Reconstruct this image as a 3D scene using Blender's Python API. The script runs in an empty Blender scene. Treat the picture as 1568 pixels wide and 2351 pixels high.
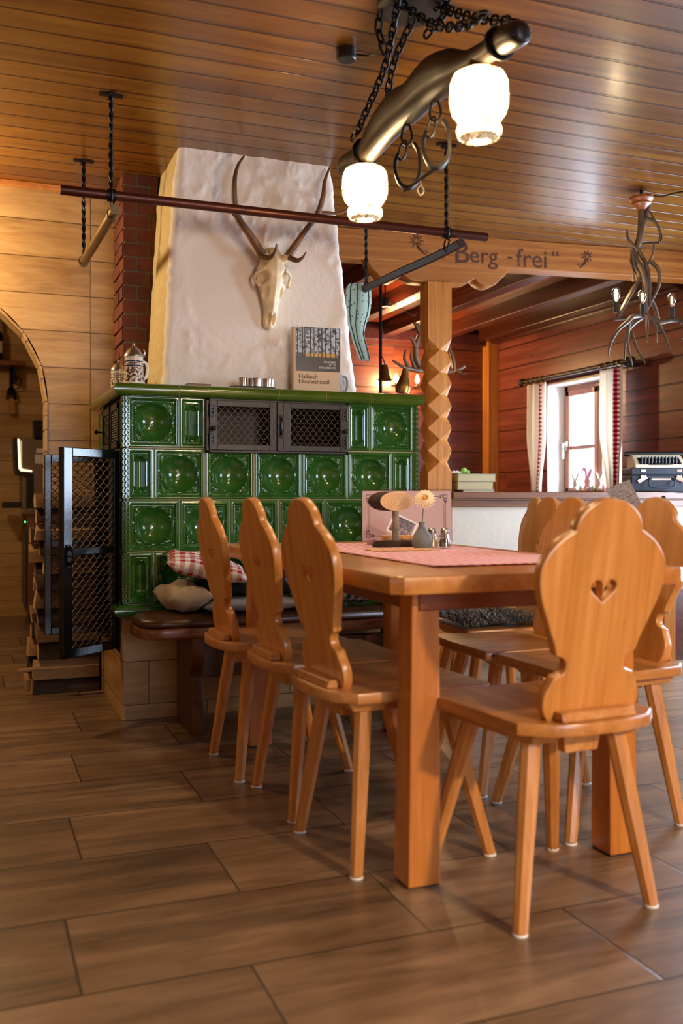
import bpy, bmesh, math, random
from mathutils import Vector, Matrix, noise
from math import pi, sin, cos, radians, sqrt, atan2, floor

random.seed(7)
C = bpy.context.scene.collection
sc = bpy.context.scene

# ------------------------------------------------------------------ camera
cam_data = bpy.data.cameras.new('camera')
cam = bpy.data.objects.new('camera', cam_data)
C.objects.link(cam)
cam.location = (0, 0, 0.93)
cam.rotation_euler = (pi / 2, 0, -radians(21.2))
cam_data.sensor_fit = 'VERTICAL'
cam_data.sensor_height = 36.0
cam_data.sensor_width = 24.0
cam_data.lens = 2200 * 36.0 / 2351
cam_data.shift_y = -0.0151
cam_data.clip_start = 0.05
cam_data.dof.use_dof = True
cam_data.dof.focus_distance = 4.15
cam_data.dof.aperture_fstop = 2.8
sc.camera = cam

# ------------------------------------------------------------------ world, exposure
w = bpy.data.worlds.new('world')
sc.world = w
w.use_nodes = True
bgn = w.node_tree.nodes['Background']
bgn.inputs[0].default_value = (0.78, 0.88, 1.0, 1)
bgn.inputs[1].default_value = 3.0
sc.view_settings.view_transform = 'Standard'
sc.view_settings.look = 'None'
sc.view_settings.exposure = 0.0
sc.view_settings.gamma = 1.0
sc.view_settings.use_curve_mapping = False
sc.cycles.use_denoising = True
sc.cycles.max_bounces = 6
sc.cycles.transparent_max_bounces = 12
sc.cycles.sample_clamp_indirect = 6.0

HC = 2.473       # dining room ceiling
XR = 4.5         # window wall on the right
YB = 4.95        # tiled wall with the arch
WARM = (1.0, 0.73, 0.44)
DAY = (0.62, 0.78, 1.0)


def light(name, kind, loc, power, col, size=0.1, size_y=None, rot=(0, 0, 0), spot=None):
    d = bpy.data.lights.new(name, kind)
    d.energy = power
    d.color = col
    if kind == 'AREA':
        d.shape = 'RECTANGLE'
        d.size = size
        d.size_y = size_y or size
    else:
        d.shadow_soft_size = size
    if kind == 'SPOT':
        d.spot_size = radians(spot)
        d.spot_blend = 0.6
    o = bpy.data.objects.new(name, d)
    o.location = loc
    o.rotation_euler = rot
    C.objects.link(o)
    return o


# daylight through the windows of the right wall, the left wall and the stube
light('daylight_right_window', 'AREA', (4.56, 4.0, 1.15), 175, DAY, 1.6, 1.0, (0, radians(90), 0))
light('daylight_front_right_window', 'AREA', (4.56, 1.2, 1.42), 60, DAY, 1.0, 0.95, (0, radians(90), 0))
light('daylight_left_window', 'AREA', (-2.56, 0.6, 1.42), 4, DAY, 1.0, 1.1, (0, radians(-90), 0))
light('daylight_stube_window', 'AREA', (5.05, 6.36, 1.42), 190, DAY, 1.4, 1.3, (0, radians(90), 0))
# lamps of the room outside the frame: one over the next table, one in the arch corner, one behind
light('neighbour_table_lamp', 'AREA', (2.1, -1.6, 2.05), 265, WARM, 0.22)
light('daylight_front_window', 'AREA', (1.5, -2.93, 1.45), 70, DAY, 1.2, 1.1, (radians(90), 0, 0))
light('arch_wall_lamp', 'POINT', (-0.35, 4.62, 2.05), 52, (1.0, 0.74, 0.40), 0.06)
light('kitchen_lamp', 'POINT', (-0.5, 6.2, 2.2), 16, (1.0, 0.68, 0.38), 0.08)
light('stube_sconce_glow', 'POINT', (3.50, 7.50, 1.96), 50, (1.0, 0.64, 0.28), 0.04)
light('stube_spot_glow', 'POINT', (2.80, 6.3, 2.25), 14, (1.0, 0.62, 0.28), 0.05)


# ------------------------------------------------------------------ node helpers
class NT:
    def __init__(s, name):
        s.m = bpy.data.materials.new(name)
        s.m.use_nodes = True
        s.t = s.m.node_tree
        s.n = s.t.nodes
        s.b = s.n['Principled BSDF']
        s.out = s.n['Material Output']

    def new(s, k, **kw):
        n = s.n.new(k)
        for a, v in kw.items():
            setattr(n, a, v)
        return n

    def link(s, a, b):
        s.t.links.new(a, b)

    def put(s, v, sock):
        if isinstance(v, (int, float)):
            sock.default_value = v
        elif isinstance(v, (tuple, list)):
            sock.default_value = v
        else:
            s.link(v, sock)

    def math(s, op, a, b=0.0, c=None, clamp=False):
        n = s.new('ShaderNodeMath', operation=op, use_clamp=clamp)
        s.put(a, n.inputs[0])
        s.put(b, n.inputs[1])
        if c is not None:
            s.put(c, n.inputs[2])
        return n.outputs[0]

    def comb(s, x, y, z):
        n = s.new('ShaderNodeCombineXYZ')
        for i, v in enumerate((x, y, z)):
            s.put(v, n.inputs[i])
        return n.outputs[0]

    def noise(s, vec, scale=1.0, detail=4.0, rough=0.55, dist=0.0):
        n = s.new('ShaderNodeTexNoise')
        s.link(vec, n.inputs['Vector'])
        n.inputs['Scale'].default_value = scale
        n.inputs['Detail'].default_value = detail
        n.inputs['Roughness'].default_value = rough
        n.inputs['Distortion'].default_value = dist
        return n.outputs['Fac']

    def ramp(s, fac, stops):
        n = s.new('ShaderNodeValToRGB')
        r = n.color_ramp
        while len(r.elements) < len(stops):
            r.elements.new(0.5)
        for e, (p, c) in zip(r.elements, stops):
            e.position = p
            e.color = tuple(c) + (1,) if len(c) == 3 else c
        s.link(fac, n.inputs[0])
        return n.outputs[0]

    def mix(s, fac, a, b, blend='MIX'):
        n = s.new('ShaderNodeMix', data_type='RGBA', blend_type=blend)
        s.put(fac, n.inputs[0])
        for v, k in ((a, 6), (b, 7)):
            if isinstance(v, tuple) and len(v) == 3:
                v = v + (1,)
            s.put(v, n.inputs[k])
        return n.outputs[2]

    def bump(s, h, strength=0.3, dist=0.01):
        n = s.new('ShaderNodeBump')
        n.inputs['Strength'].default_value = strength
        n.inputs['Distance'].default_value = dist
        s.link(h, n.inputs['Height'])
        s.link(n.outputs[0], s.b.inputs['Normal'])

    def smooth(s, v, lo, hi):
        n = s.new('ShaderNodeMapRange', interpolation_type='SMOOTHSTEP')
        s.put(v, n.inputs[0])
        n.inputs[1].default_value = lo
        n.inputs[2].default_value = hi
        return n.outputs[0]

    def obj(s):
        return s.new('ShaderNodeTexCoord').outputs['Object']

    def xyz(s, vec):
        n = s.new('ShaderNodeSeparateXYZ')
        s.link(vec, n.inputs[0])
        return n.outputs


def lin(h):
    if isinstance(h, str):
        c = [int(h[i:i + 2], 16) / 255 for i in (0, 2, 4)]
    else:
        c = [v / 255 for v in h]
    return tuple(v / 12.92 if v <= 0.04045 else ((v + 0.055) / 1.055) ** 2.4 for v in c)


def plain(name, col, rough=0.5, metal=0.0, bump=0.0, bscale=60, var=0.0, vscale=6, coat=0.0, spec=0.5, stretch=(1, 1, 1)):
    k = NT(name)
    col = lin(col) if isinstance(col, str) else col
    k.b.inputs['Base Color'].default_value = col + (1,)
    k.b.inputs['Roughness'].default_value = rough
    k.b.inputs['Metallic'].default_value = metal
    k.b.inputs['Coat Weight'].default_value = coat
    k.b.inputs['Specular IOR Level'].default_value = spec
    v = k.new('ShaderNodeMapping')
    k.link(k.obj(), v.inputs[0])
    v.inputs['Scale'].default_value = stretch
    if var:
        f = k.noise(v.outputs[0], vscale, 5)
        dk = tuple(c * (1 - var) for c in col)
        lt = tuple(min(1, c * (1 + var)) for c in col)
        k.link(k.ramp(f, [(0.3, dk), (0.7, lt)]), k.b.inputs['Base Color'])
    if bump:
        k.bump(k.noise(v.outputs[0], bscale, 4), bump, 0.004)
    return k.m


def planks(name, ua, va, L, W, dark, mid, lite, rough=0.4, groove=0.004, offs=0.5, u0=0.0, v0=0.0, grain=(1.3, 16),
           gcol=None, knots=0.0, gdepth=0.8, coat=0.0, ujoint=True, grain_bump=0.15, pvar=0.5):
    """Boards of length L and width W; ua/va are the object axes that run along and across them."""
    k = NT(name)
    ax = k.xyz(k.obj())
    u = k.math('SUBTRACT', ax[ua], u0)
    v = k.math('SUBTRACT', ax[va], v0)
    vr = k.math('DIVIDE', v, W)
    row = k.math('FLOOR', vr)
    us = k.math('ADD', k.math('DIVIDE', u, L), k.math('MULTIPLY', row, offs))
    col = k.math('FLOOR', us)
    wn = k.new('ShaderNodeTexWhiteNoise', noise_dimensions='2D')
    k.link(k.comb(row, col, 0.0), wn.inputs['Vector'])
    rnd = wn.outputs['Value']
    fv = k.math('FRACT', vr)
    ev = k.math('MULTIPLY', k.math('MINIMUM', fv, k.math('SUBTRACT', 1.0, fv)), W)
    if ujoint:
        fu = k.math('FRACT', us)
        eu = k.math('MULTIPLY', k.math('MINIMUM', fu, k.math('SUBTRACT', 1.0, fu)), L)
        e = k.math('MINIMUM', ev, eu)
    else:
        e = ev
    gm = k.smooth(e, groove * 0.35, groove)            # 0 in the groove
    gu = k.math('ADD', k.math('MULTIPLY', u, grain[0]), k.math('MULTIPLY', rnd, 37.0))
    gv = k.math('ADD', k.math('MULTIPLY', v, grain[1]), k.math('MULTIPLY', rnd, 91.0))
    vec = k.comb(gu, gv, k.math('MULTIPLY', rnd, 13.0))
    n1 = k.noise(vec, 1.0, 6, 0.6, 0.6)
    n2 = k.noise(vec, 5.0, 5, 0.6, 0.2)
    f = k.math('ADD', k.math('MULTIPLY', n1, 0.72), k.math('MULTIPLY', n2, 0.28))
    f = k.math('ADD', f, k.math('MULTIPLY', k.math('SUBTRACT', rnd, 0.5), 0.22 * pvar))
    c = k.ramp(f, [(0.33, lin(dark)), (0.5, lin(mid)), (0.66, lin(lite))])
    if knots:
        vo = k.new('ShaderNodeTexVoronoi')
        k.link(k.comb(k.math('ADD', k.math('MULTIPLY', u, 2.2), k.math('MULTIPLY', rnd, 17.0)),
                      k.math('ADD', k.math('MULTIPLY', v, 5.0), k.math('MULTIPLY', rnd, 7.0)), 0.0), vo.inputs['Vector'])
        vo.inputs['Scale'].default_value = 1.0
        kn = k.math('MULTIPLY', k.math('SUBTRACT', 1.0, k.smooth(vo.outputs['Distance'], 0.02, 0.085)), knots)
        c = k.mix(kn, c, tuple(x * 0.3 for x in lin(dark)))
    c = k.mix(gm, lin(gcol) if gcol else tuple(x * 0.25 for x in lin(dark)), c)
    k.link(c, k.b.inputs['Base Color'])
    k.b.inputs['Roughness'].default_value = rough
    k.b.inputs['Coat Weight'].default_value = coat
    k.b.inputs['Coat Roughness'].default_value = 0.2
    h = k.math('ADD', k.math('MULTIPLY', gm, gdepth), k.math('MULTIPLY', n2, grain_bump))
    k.bump(h, 0.7, 0.004)
    return k.m


def wood(name, dark, mid, lite, axis=2, rough=0.4, grain=(2.0, 26), coat=0.0, knots=0.35, bump=0.12, vary=0.5):
    """Solid timber with the grain along one object axis; each object copy gets its own slight tone."""
    k = NT(name)
    ax = k.xyz(k.obj())
    o = [a for a in (0, 1, 2) if a != axis]
    info = k.new('ShaderNodeObjectInfo').outputs['Random']
    sh = k.math('MULTIPLY', info, 23.0)
    vec = k.comb(k.math('ADD', k.math('MULTIPLY', ax[axis], grain[0]), sh), k.math('MULTIPLY', ax[o[0]], grain[1]),
                 k.math('ADD', k.math('MULTIPLY', ax[o[1]], grain[1]), sh))
    n1 = k.noise(vec, 1.0, 5, 0.6, 0.8)
    n2 = k.noise(vec, 4.0, 4, 0.6, 0.2)
    f = k.math('ADD', k.math('MULTIPLY', n1, 0.7), k.math('MULTIPLY', n2, 0.3))
    f = k.math('ADD', f, k.math('MULTIPLY', k.math('SUBTRACT', info, 0.5), 0.12 * vary))
    c = k.ramp(f, [(0.34, lin(dark)), (0.5, lin(mid)), (0.66, lin(lite))])
    if knots:
        vo = k.new('ShaderNodeTexVoronoi')
        k.link(k.comb(k.math('ADD', k.math('MULTIPLY', ax[axis], 5.0), sh), k.math('MULTIPLY', ax[o[0]], 9.0),
                      k.math('MULTIPLY', ax[o[1]], 9.0)), vo.inputs['Vector'])
        kn = k.math('MULTIPLY', k.math('SUBTRACT', 1.0, k.smooth(vo.outputs['Distance'], 0.03, 0.1)), knots)
        c = k.mix(kn, c, tuple(x * 0.25 for x in lin(dark)))
    k.link(c, k.b.inputs['Base Color'])
    k.b.inputs['Roughness'].default_value = rough
    k.b.inputs['Coat Weight'].default_value = coat
    k.b.inputs['Coat Roughness'].default_value = 0.25
    k.bump(f, bump, 0.004)
    return k.m


def gingham(name, col, scale, white=(0.82, 0.8, 0.78), rough=0.9, ua=0, va=1):
    k = NT(name)
    ax = k.xyz(k.obj())
    s = [k.smooth(k.math('SINE', k.math('MULTIPLY', ax[a], 2 * pi * scale)), -0.12, 0.12) for a in (ua, va)]
    f = k.math('MULTIPLY', k.math('ADD', s[0], s[1]), 0.5)
    c = k.ramp(f, [(0.0, white), (0.5, tuple((a * .55 + b * .45) for a, b in zip(col, white))), (1.0, col)])
    k.link(c, k.b.inputs['Base Color'])
    k.b.inputs['Roughness'].default_value = rough
    k.b.inputs['Specular IOR Level'].default_value = 0.1
    k.bump(k.noise(k.obj(), 300, 2), 0.3, 0.002)
    return k.m


def emitter(name, col, strength):
    k = NT(name)
    k.b.inputs['Base Color'].default_value = (0, 0, 0, 1)
    k.b.inputs['Emission Color'].default_value = col + (1,)
    k.b.inputs['Emission Strength'].default_value = strength
    return k.m


def clear(name, tint=(1, 1, 1), gloss=0.12, trans=0.0, tcol=(1, 1, 1), bump=0.0):
    """Thin glass: see-through with a glossy share and, for frosted glass, a translucent share."""
    k = NT(name)
    k.n.remove(k.b)
    a = k.new('ShaderNodeBsdfTransparent')
    a.inputs[0].default_value = tint + (1,)
    g = k.new('ShaderNodeBsdfGlossy')
    g.inputs['Roughness'].default_value = 0.08
    last = a.outputs[0]
    if trans:
        t = k.new('ShaderNodeBsdfTranslucent')
        t.inputs[0].default_value = tcol + (1,)
        m = k.new('ShaderNodeMixShader')
        if bump:
            f = k.noise(k.obj(), 90, 3)
            k.link(k.math('MULTIPLY', k.smooth(f, 0.35, 0.65), trans), m.inputs[0])
        else:
            m.inputs[0].default_value = trans
        k.link(last, m.inputs[1])
        k.link(t.outputs[0], m.inputs[2])
        last = m.outputs[0]
    m = k.new('ShaderNodeMixShader')
    m.inputs[0].default_value = gloss
    k.link(last, m.inputs[1])
    k.link(g.outputs[0], m.inputs[2])
    k.link(m.outputs[0], k.out.inputs[0])
    if bump:
        bn = k.new('ShaderNodeBump')
        bn.inputs['Strength'].default_value = bump
        bn.inputs['Distance'].default_value = 0.003
        k.link(k.noise(k.obj(), 110, 2), bn.inputs['Height'])
        k.link(bn.outputs[0], g.inputs['Normal'])
    return k.m


# ------------------------------------------------------------------ materials
M = {}
M['floor'] = planks('floor_tiles', 0, 1, 0.725, 0.345, '54402E', '785C42', '947456', rough=0.32, groove=0.0035, offs=-0.55,
                    u0=0.161 + 0.36, v0=1.495, grain=(1.6, 13), gcol='2C231C', gdepth=0.5, grain_bump=0.12)
M['ceil'] = planks('pine_ceiling_boards', 0, 1, 4.2, 0.1275, '542E06', '6E420A', '865818', rough=0.30, groove=0.009, offs=0.37,
                   v0=3.196, grain=(1.0, 16), knots=0.75, gcol='3C1E08', gdepth=2.0, coat=0.22, ujoint=False, grain_bump=0.10)
M['walltile'] = planks('oak_look_wall_tiles', 0, 2, 1.2, 0.181, '96703F', 'B48C58', 'C6A06B', rough=0.42, groove=0.0028, offs=0.0,
                       u0=0.566, v0=0.123, grain=(1.6, 14), knots=0.45, gcol='5E4526', gdepth=0.5, grain_bump=0.05)
M['walltile_side'] = planks('oak_look_side_tiles', 1, 2, 1.2, 0.181, '96703F', 'B48C58', 'C6A06B', rough=0.42, groove=0.0028,
                            offs=0.0, u0=0.2, v0=0.065, grain=(1.6, 14), knots=0.3, gcol='5E4526', gdepth=0.5, grain_bump=0.05)
M['plinthtile'] = planks('oak_look_plinth_tiles', 0, 2, 0.62, 0.181, '96703F', 'B48C58', 'C6A06B', rough=0.42, groove=0.0028,
                         offs=0.4, u0=1.32, v0=0.06, grain=(1.6, 14), knots=0.3, gcol='5E4526', gdepth=0.5, grain_bump=0.05)
M['stube_x'] = planks('stube_wall_boards', 0, 2, 5, 0.186, '3C1608', '572510', '703418', rough=0.36, groove=0.006, offs=0.3,
                      v0=0.03, grain=(1.2, 22), knots=0.5, gdepth=1.5, ujoint=False, coat=0.1)
M['stube_y'] = planks('stube_side_boards_daylit', 1, 2, 5, 0.186, '4E2018', '703428', '864436', rough=0.36, groove=0.006, offs=0.3,
                      v0=0.03, grain=(1.2, 22), knots=0.5, gdepth=1.5, ujoint=False, coat=0.1)  # same boards as the back wall, colour lightened to imitate daylight on them
M['stube_ceil'] = planks('stube_ceiling_boards', 1, 0, 5, 0.2, '56200C', '742F14', '8A3C1A', rough=0.25, groove=0.006, offs=0.3,
                         grain=(1.2, 18), knots=0.4, gdepth=1.2, ujoint=False, coat=0.3)
M['plaster'] = plain('cream_plaster', 'BCB0A0', 0.9, bump=0.4, bscale=25)
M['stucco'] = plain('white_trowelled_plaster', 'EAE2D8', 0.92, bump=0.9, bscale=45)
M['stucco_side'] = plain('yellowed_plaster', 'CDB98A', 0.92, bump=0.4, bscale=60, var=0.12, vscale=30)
M['chair'] = wood('honey_pine', 'B0702C', 'C88540', 'D99A54', 2, 0.33, (1.2, 20), coat=0.25, knots=0.5)
M['chair_seat'] = wood('honey_pine_seat', 'A8692C', 'C08041', 'D2955A', 1, 0.33, (1.6, 20), coat=0.3, knots=0.5)
M['table'] = wood('table_pine', 'A45F22', 'B8732E', 'C7873F', 1, 0.28, (1.2, 18), coat=0.4, knots=0.2)
M['table_leg'] = wood('table_leg_pine', 'A86020', 'BC702A', 'CC8238', 2, 0.34, (1.4, 22), coat=0.3, knots=0.2)
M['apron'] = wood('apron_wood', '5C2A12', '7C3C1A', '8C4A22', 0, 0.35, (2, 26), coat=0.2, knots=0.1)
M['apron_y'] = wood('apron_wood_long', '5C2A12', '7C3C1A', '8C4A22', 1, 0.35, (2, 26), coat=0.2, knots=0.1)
M['benchwood'] = wood('bench_wood', '5A2C10', '76401B', '8C5024', 0, 0.33, (1.6, 22), coat=0.3, knots=0.2)
M['benchleg'] = wood('bench_leg_wood', '3E1E0C', '542A12', '683818', 2, 0.4, (1.6, 22), knots=0.2)
M['beam'] = wood('larch_beam', '80440F', '9C5C1C', 'AE7230', 0, 0.5, (0.9, 34), knots=0.5, bump=0.4)
M['post'] = wood('larch_post', '8E4E12', 'AE681C', 'C07E2C', 2, 0.5, (0.9, 38), knots=0.4, bump=0.4)
M['ledge'] = wood('ledge_wood', '4E2810', '683A1A', '7A4A26', 0, 0.4, (1.2, 30), knots=0.2)
M['stubebeam'] = wood('stube_beam', '2E120A', '451B0E', '552414', 1, 0.35, (1.2, 24), knots=0.3)
M['reddish'] = wood('window_wood', '8A5038', 'A2664A', 'B27A5E', 2, 0.4, (2, 30), knots=0.1)
M['leather'] = plain('brown_leather', '4A2A14', 0.32, bump=0.25, bscale=120, var=0.3, vscale=9)
k = NT('green_glaze')
f = k.noise(k.obj(), 14, 5)
k.link(k.ramp(f, [(0.3, (0.016, 0.088, 0.012)), (0.7, (0.032, 0.138, 0.020))]), k.b.inputs['Base Color'])
k.b.inputs['Roughness'].default_value = 0.14
k.b.inputs['Coat Weight'].default_value = 0.6
k.b.inputs['Coat Roughness'].default_value = 0.06
k.bump(k.noise(k.obj(), 22, 3), 0.12, 0.006)
M['glaze'] = k.m
k = NT('green_cornice_glaze')
f = k.noise(k.obj(), 10, 5)
k.link(k.ramp(f, [(0.3, (0.034, 0.080, 0.004)), (0.7, (0.062, 0.125, 0.008))]), k.b.inputs['Base Color'])
k.b.inputs['Roughness'].default_value = 0.2
k.b.inputs['Coat Weight'].default_value = 0.6
k.b.inputs['Coat Roughness'].default_value = 0.08
M['glaze2'] = k.m
M['grout'] = plain('pale_grout', 'A8967E', 0.9)
M['iron'] = plain('black_iron', '1E1B1A', 0.42, 0.7, bump=0.25, bscale=90)
M['ironfwd'] = plain('painted_iron_grate', '3A3634', 0.38, 0.6, bump=0.3, bscale=120, var=0.2)
M['wire'] = plain('wire', '5A4A3C', 0.45, 0.6)
M['wire_dark'] = plain('wire_dark', '3A3330', 0.4, 0.7)
M['doorpaint'] = plain('door_black_paint', '15161A', 0.18, 0.3, bump=0.08, bscale=60)
M['near_black'] = plain('near_black_matt', '0A0806', 0.9)  # flat near-black for the compartment inside and the side grate's back
M['louvre'] = plain('louvre_iron', '2E2826', 0.5, 0.4)
M['copper'] = plain('brown_pipe', '4A2216', 0.35, 0.5, var=0.2)
M['brasspipe'] = plain('aged_pipe', '6A5636', 0.35, 0.7, var=0.3, vscale=25)
M['darkwood'] = plain('dark_wood', '2A1A10', 0.45, var=0.3, stretch=(1, 8, 8))
M['yoke'] = wood('yoke_wood', '0F0905', '190F08', '24160C', 1, 0.42, (1.2, 24), coat=0.12, bump=0.5, knots=0.1)
M['chain'] = plain('chain_iron', '191412', 0.45, 0.8)
M['brick'] = plain('chimney_brick', '63311F', 0.85, bump=0.8, bscale=45, var=0.4, vscale=7)
M['mortar'] = plain('old_mortar', '6E5C48', 0.95, bump=0.8, bscale=50)
M['bone'] = plain('bone', 'E4D0A8', 0.55, bump=0.3, bscale=50, var=0.22, vscale=13)
M['bone_dark'] = plain('bone_hollow', '5A4026', 0.8)
M['antler'] = plain('antler', '6A4524', 0.42, bump=0.6, bscale=40, var=0.55, vscale=14, stretch=(1, 1, 0.4))
M['antler_grey'] = plain('antler_weathered', '5E4C38', 0.5, bump=0.6, bscale=40, var=0.45, vscale=14)
M['white'] = plain('white_paint', 'E6E2DC', 0.5)
M['cream'] = plain('cream_linen', 'E6DCC8', 0.9, spec=0.1)
M['blackp'] = plain('black_plastic', '121212', 0.35)
M['greyv'] = plain('grey_ceramic', '6E716F', 0.6, bump=0.05)
M['pewter'] = plain('pewter', '9A958C', 0.32, 0.9)
M['steel'] = plain('steel', 'BAB6B0', 0.22, 1.0)
M['brass'] = plain('brass', '8C6A30', 0.3, 0.9)
M['pane'] = clear('window_glass', gloss=0.06)
M['shade'] = clear('crackle_glass', tint=(1, 0.93, 0.8), gloss=0.12, trans=0.5, tcol=(1.0, 0.84, 0.58), bump=0.8)
M['bulbglass'] = clear('bulb_glass', tint=(1, 0.95, 0.88), gloss=0.15)
M['acrylic'] = clear('clear_sleeve', tint=(0.97, 0.95, 0.97), gloss=0.10)
M['jar'] = clear('jar_glass', tint=(0.93, 0.95, 0.93), gloss=0.18)
M['lamp_on'] = emitter('lit_bulb', (1.0, 0.74, 0.42), 40)
M['lamp_dim'] = emitter('lit_filament', (1.0, 0.7, 0.35), 3)
M['candle'] = emitter('lit_candle_bulb', (1.0, 0.66, 0.3), 26)

# ------------------------------------------------------------------ mesh helpers


class MB:
    """Collects shapes, then links them as ONE mesh object."""

    def __init__(s):
        s.v, s.f, s.mi = [], [], []

    def add(s, vs, fs, mi=0, mat=None):
        o = len(s.v)
        s.v += [tuple(mat @ Vector(p)) if mat else tuple(p) for p in vs]
        s.f += [tuple(i + o for i in q) for q in fs]
        s.mi += [mi] * len(fs)
        return s

    def box(s, a, b, mi=0, mat=None):
        x0, y0, z0 = a
        x1, y1, z1 = b
        vs = [(x0, y0, z0), (x1, y0, z0), (x1, y1, z0), (x0, y1, z0), (x0, y0, z1), (x1, y0, z1), (x1, y1, z1), (x0, y1, z1)]
        return s.add(vs, [(0, 3, 2, 1), (4, 5, 6, 7), (0, 1, 5, 4), (1, 2, 6, 5), (2, 3, 7, 6), (3, 0, 4, 7)], mi, mat)

    def rings(s, rings, closed=False, caps=True, mi=0, mat=None):
        n = len(rings[0])
        vs = [p for r in rings for p in r]
        fs = []
        m = len(rings)
        for i in range(m if closed else m - 1):
            a, b = i * n, ((i + 1) % m) * n
            for j in range(n):
                k2 = (j + 1) % n
                fs.append((a + j, a + k2, b + k2, b + j))
        if caps and not closed:
            fs.append(tuple(reversed(range(n))))
            fs.append(tuple((m - 1) * n + j for j in range(n)))
        return s.add(vs, fs, mi, mat)

    def tube(s, pts, r, n=8, closed=False, mi=0, mat=None, flat=1.0):
        pts = [Vector(p) for p in pts]
        m = len(pts)
        rs = r if isinstance(r, (list, tuple)) else [r] * m
        up = None
        out = []
        for i, p in enumerate(pts):
            if closed:
                d = pts[(i + 1) % m] - pts[i - 1]
            else:
                d = pts[min(i + 1, m - 1)] - pts[max(i - 1, 0)]
            d.normalize()
            if up is None:
                up = Vector((0, 0, 1)) if abs(d.z) < 0.9 else Vector((1, 0, 0))
            a = d.cross(up)
            if a.length < 1e-5:
                a = d.cross(Vector((0.3, 1, 0.2)))
            a.normalize()
            b = a.cross(d)
            b.normalize()
            up = b
            out.append([p + (a * cos(2 * pi * j / n) + b * sin(2 * pi * j / n) * flat) * rs[i] for j in range(n)])
        return s.rings(out, closed, True, mi, mat)

    def lathe(s, prof, n=24, c=(0, 0, 0), mi=0, mat=None, caps=True):
        cx, cy, cz = c
        out = [[(cx + max(r, 1e-4) * cos(2 * pi * j / n), cy + max(r, 1e-4) * sin(2 * pi * j / n), cz + z) for j in range(n)]
               for r, z in prof]
        return s.rings(out, False, caps, mi, mat)

    def sphere(s, c, r, n=12, sc3=(1, 1, 1), mi=0):
        m = n // 2
        out = []
        for i in range(m + 1):
            t = -pi / 2 + pi * i / m
            rr = max(cos(t), 1e-3)
            out.append([(c[0] + r * sc3[0] * rr * cos(2 * pi * j / n), c[1] + r * sc3[1] * rr * sin(2 * pi * j / n),
                         c[2] + r * sc3[2] * sin(t)) for j in range(n)])
        return s.rings(out, False, True, mi)

    def mesh(s, name, mats, smooth=35):
        me = bpy.data.meshes.new(name)
        me.from_pydata(s.v, [], s.f)
        for m in (mats if isinstance(mats, (list, tuple)) else [mats]):
            me.materials.append(m)
        me.polygons.foreach_set('material_index', s.mi)
        if smooth:
            me.polygons.foreach_set('use_smooth', [True] * len(me.polygons))
            me.set_sharp_from_angle(angle=radians(smooth))
        me.update()
        return me

    def build(s, name, mats, parent=None, loc=None, rot=None, bevel=0.0, smooth=35, seg=2):
        o = link(name, s.mesh(name, mats, smooth), parent, loc, rot)
        if bevel:
            bv = o.modifiers.new('bevel', 'BEVEL')
            bv.width = bevel
            bv.segments = seg
            bv.limit_method = 'ANGLE'
            bv.angle_limit = radians(40)
        return o


def link(name, me, parent=None, loc=None, rot=None):
    o = bpy.data.objects.new(name, me)
    C.objects.link(o)
    if parent:
        o.parent = parent
    if loc:
        o.location = loc
    if rot:
        o.rotation_euler = rot
    return o


def curve_mesh(name, mats, cu):
    t = bpy.data.objects.new('tmp', cu)
    C.objects.link(t)
    dg = bpy.context.evaluated_depsgraph_get()
    dg.update()
    me = bpy.data.meshes.new_from_object(t.evaluated_get(dg))
    bpy.data.objects.remove(t)
    bpy.data.curves.remove(cu)
    me.name = name
    me.materials.clear()
    me.materials.append(mats)
    me.polygons.foreach_set('use_smooth', [True] * len(me.polygons))
    me.set_sharp_from_angle(angle=radians(35))
    return me


def shape2d(name, outlines, depth, mat, bevel=0.0, smooth=()):
    """Flat board cut to an outline (with holes), of real thickness; lies in XY, thickness along Z (centred)."""
    cu = bpy.data.curves.new(name, 'CURVE')
    cu.dimensions = '2D'
    cu.fill_mode = 'BOTH'
    cu.extrude = depth / 2 - bevel
    cu.bevel_depth = bevel
    cu.bevel_resolution = 1
    cu.resolution_u = 1
    for ol in outlines:
        sp = cu.splines.new('POLY')
        sp.points.add(len(ol) - 1)
        for p, q in zip(sp.points, ol):
            p.co = (q[0], q[1], 0, 1)
        sp.use_cyclic_u = True
    return curve_mesh(name, mat, cu)


def text_mesh(name, body, size, mat, depth=0.001, align='LEFT'):
    cu = bpy.data.curves.new(name, 'FONT')
    cu.body = body
    cu.size = size
    cu.extrude = depth
    cu.align_x = align
    cu.resolution_u = 3
    return curve_mesh(name, mat, cu)


def spl(pts, k=6, closed=False):
    """Catmull-Rom through the points."""
    P = [Vector(p) for p in pts]
    n = len(P)
    out = []
    for i in range(n if closed else n - 1):
        if closed:
            a, b, c, d = P[i - 1], P[i], P[(i + 1) % n], P[(i + 2) % n]
        else:
            a, b, c, d = P[max(i - 1, 0)], P[i], P[i + 1], P[min(i + 2, n - 1)]
        for j in range(k):
            t = j / k
            out.append(0.5 * ((2 * b) + (c - a) * t + (2 * a - 5 * b + 4 * c - d) * t * t + (3 * b - a - 3 * c + d) * t ** 3))
    if not closed:
        out.append(P[-1])
    return out


def tag(o, label=None, cat=None, group=None, kind=None):
    if label:
        o['label'] = label
    if cat:
        o['category'] = cat
    if group:
        o['group'] = group
    if kind:
        o['kind'] = kind
    return o


def thing(name, label, cat, loc=(0, 0, 0), rz=0.0, group=None):
    o = bpy.data.objects.new(name, None)
    o.empty_display_size = 0.05
    C.objects.link(o)
    o.location = loc
    o.rotation_euler = (0, 0, rz)
    return tag(o, label, cat, group)


def struct(o):
    o['kind'] = 'structure'
    return o


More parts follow.
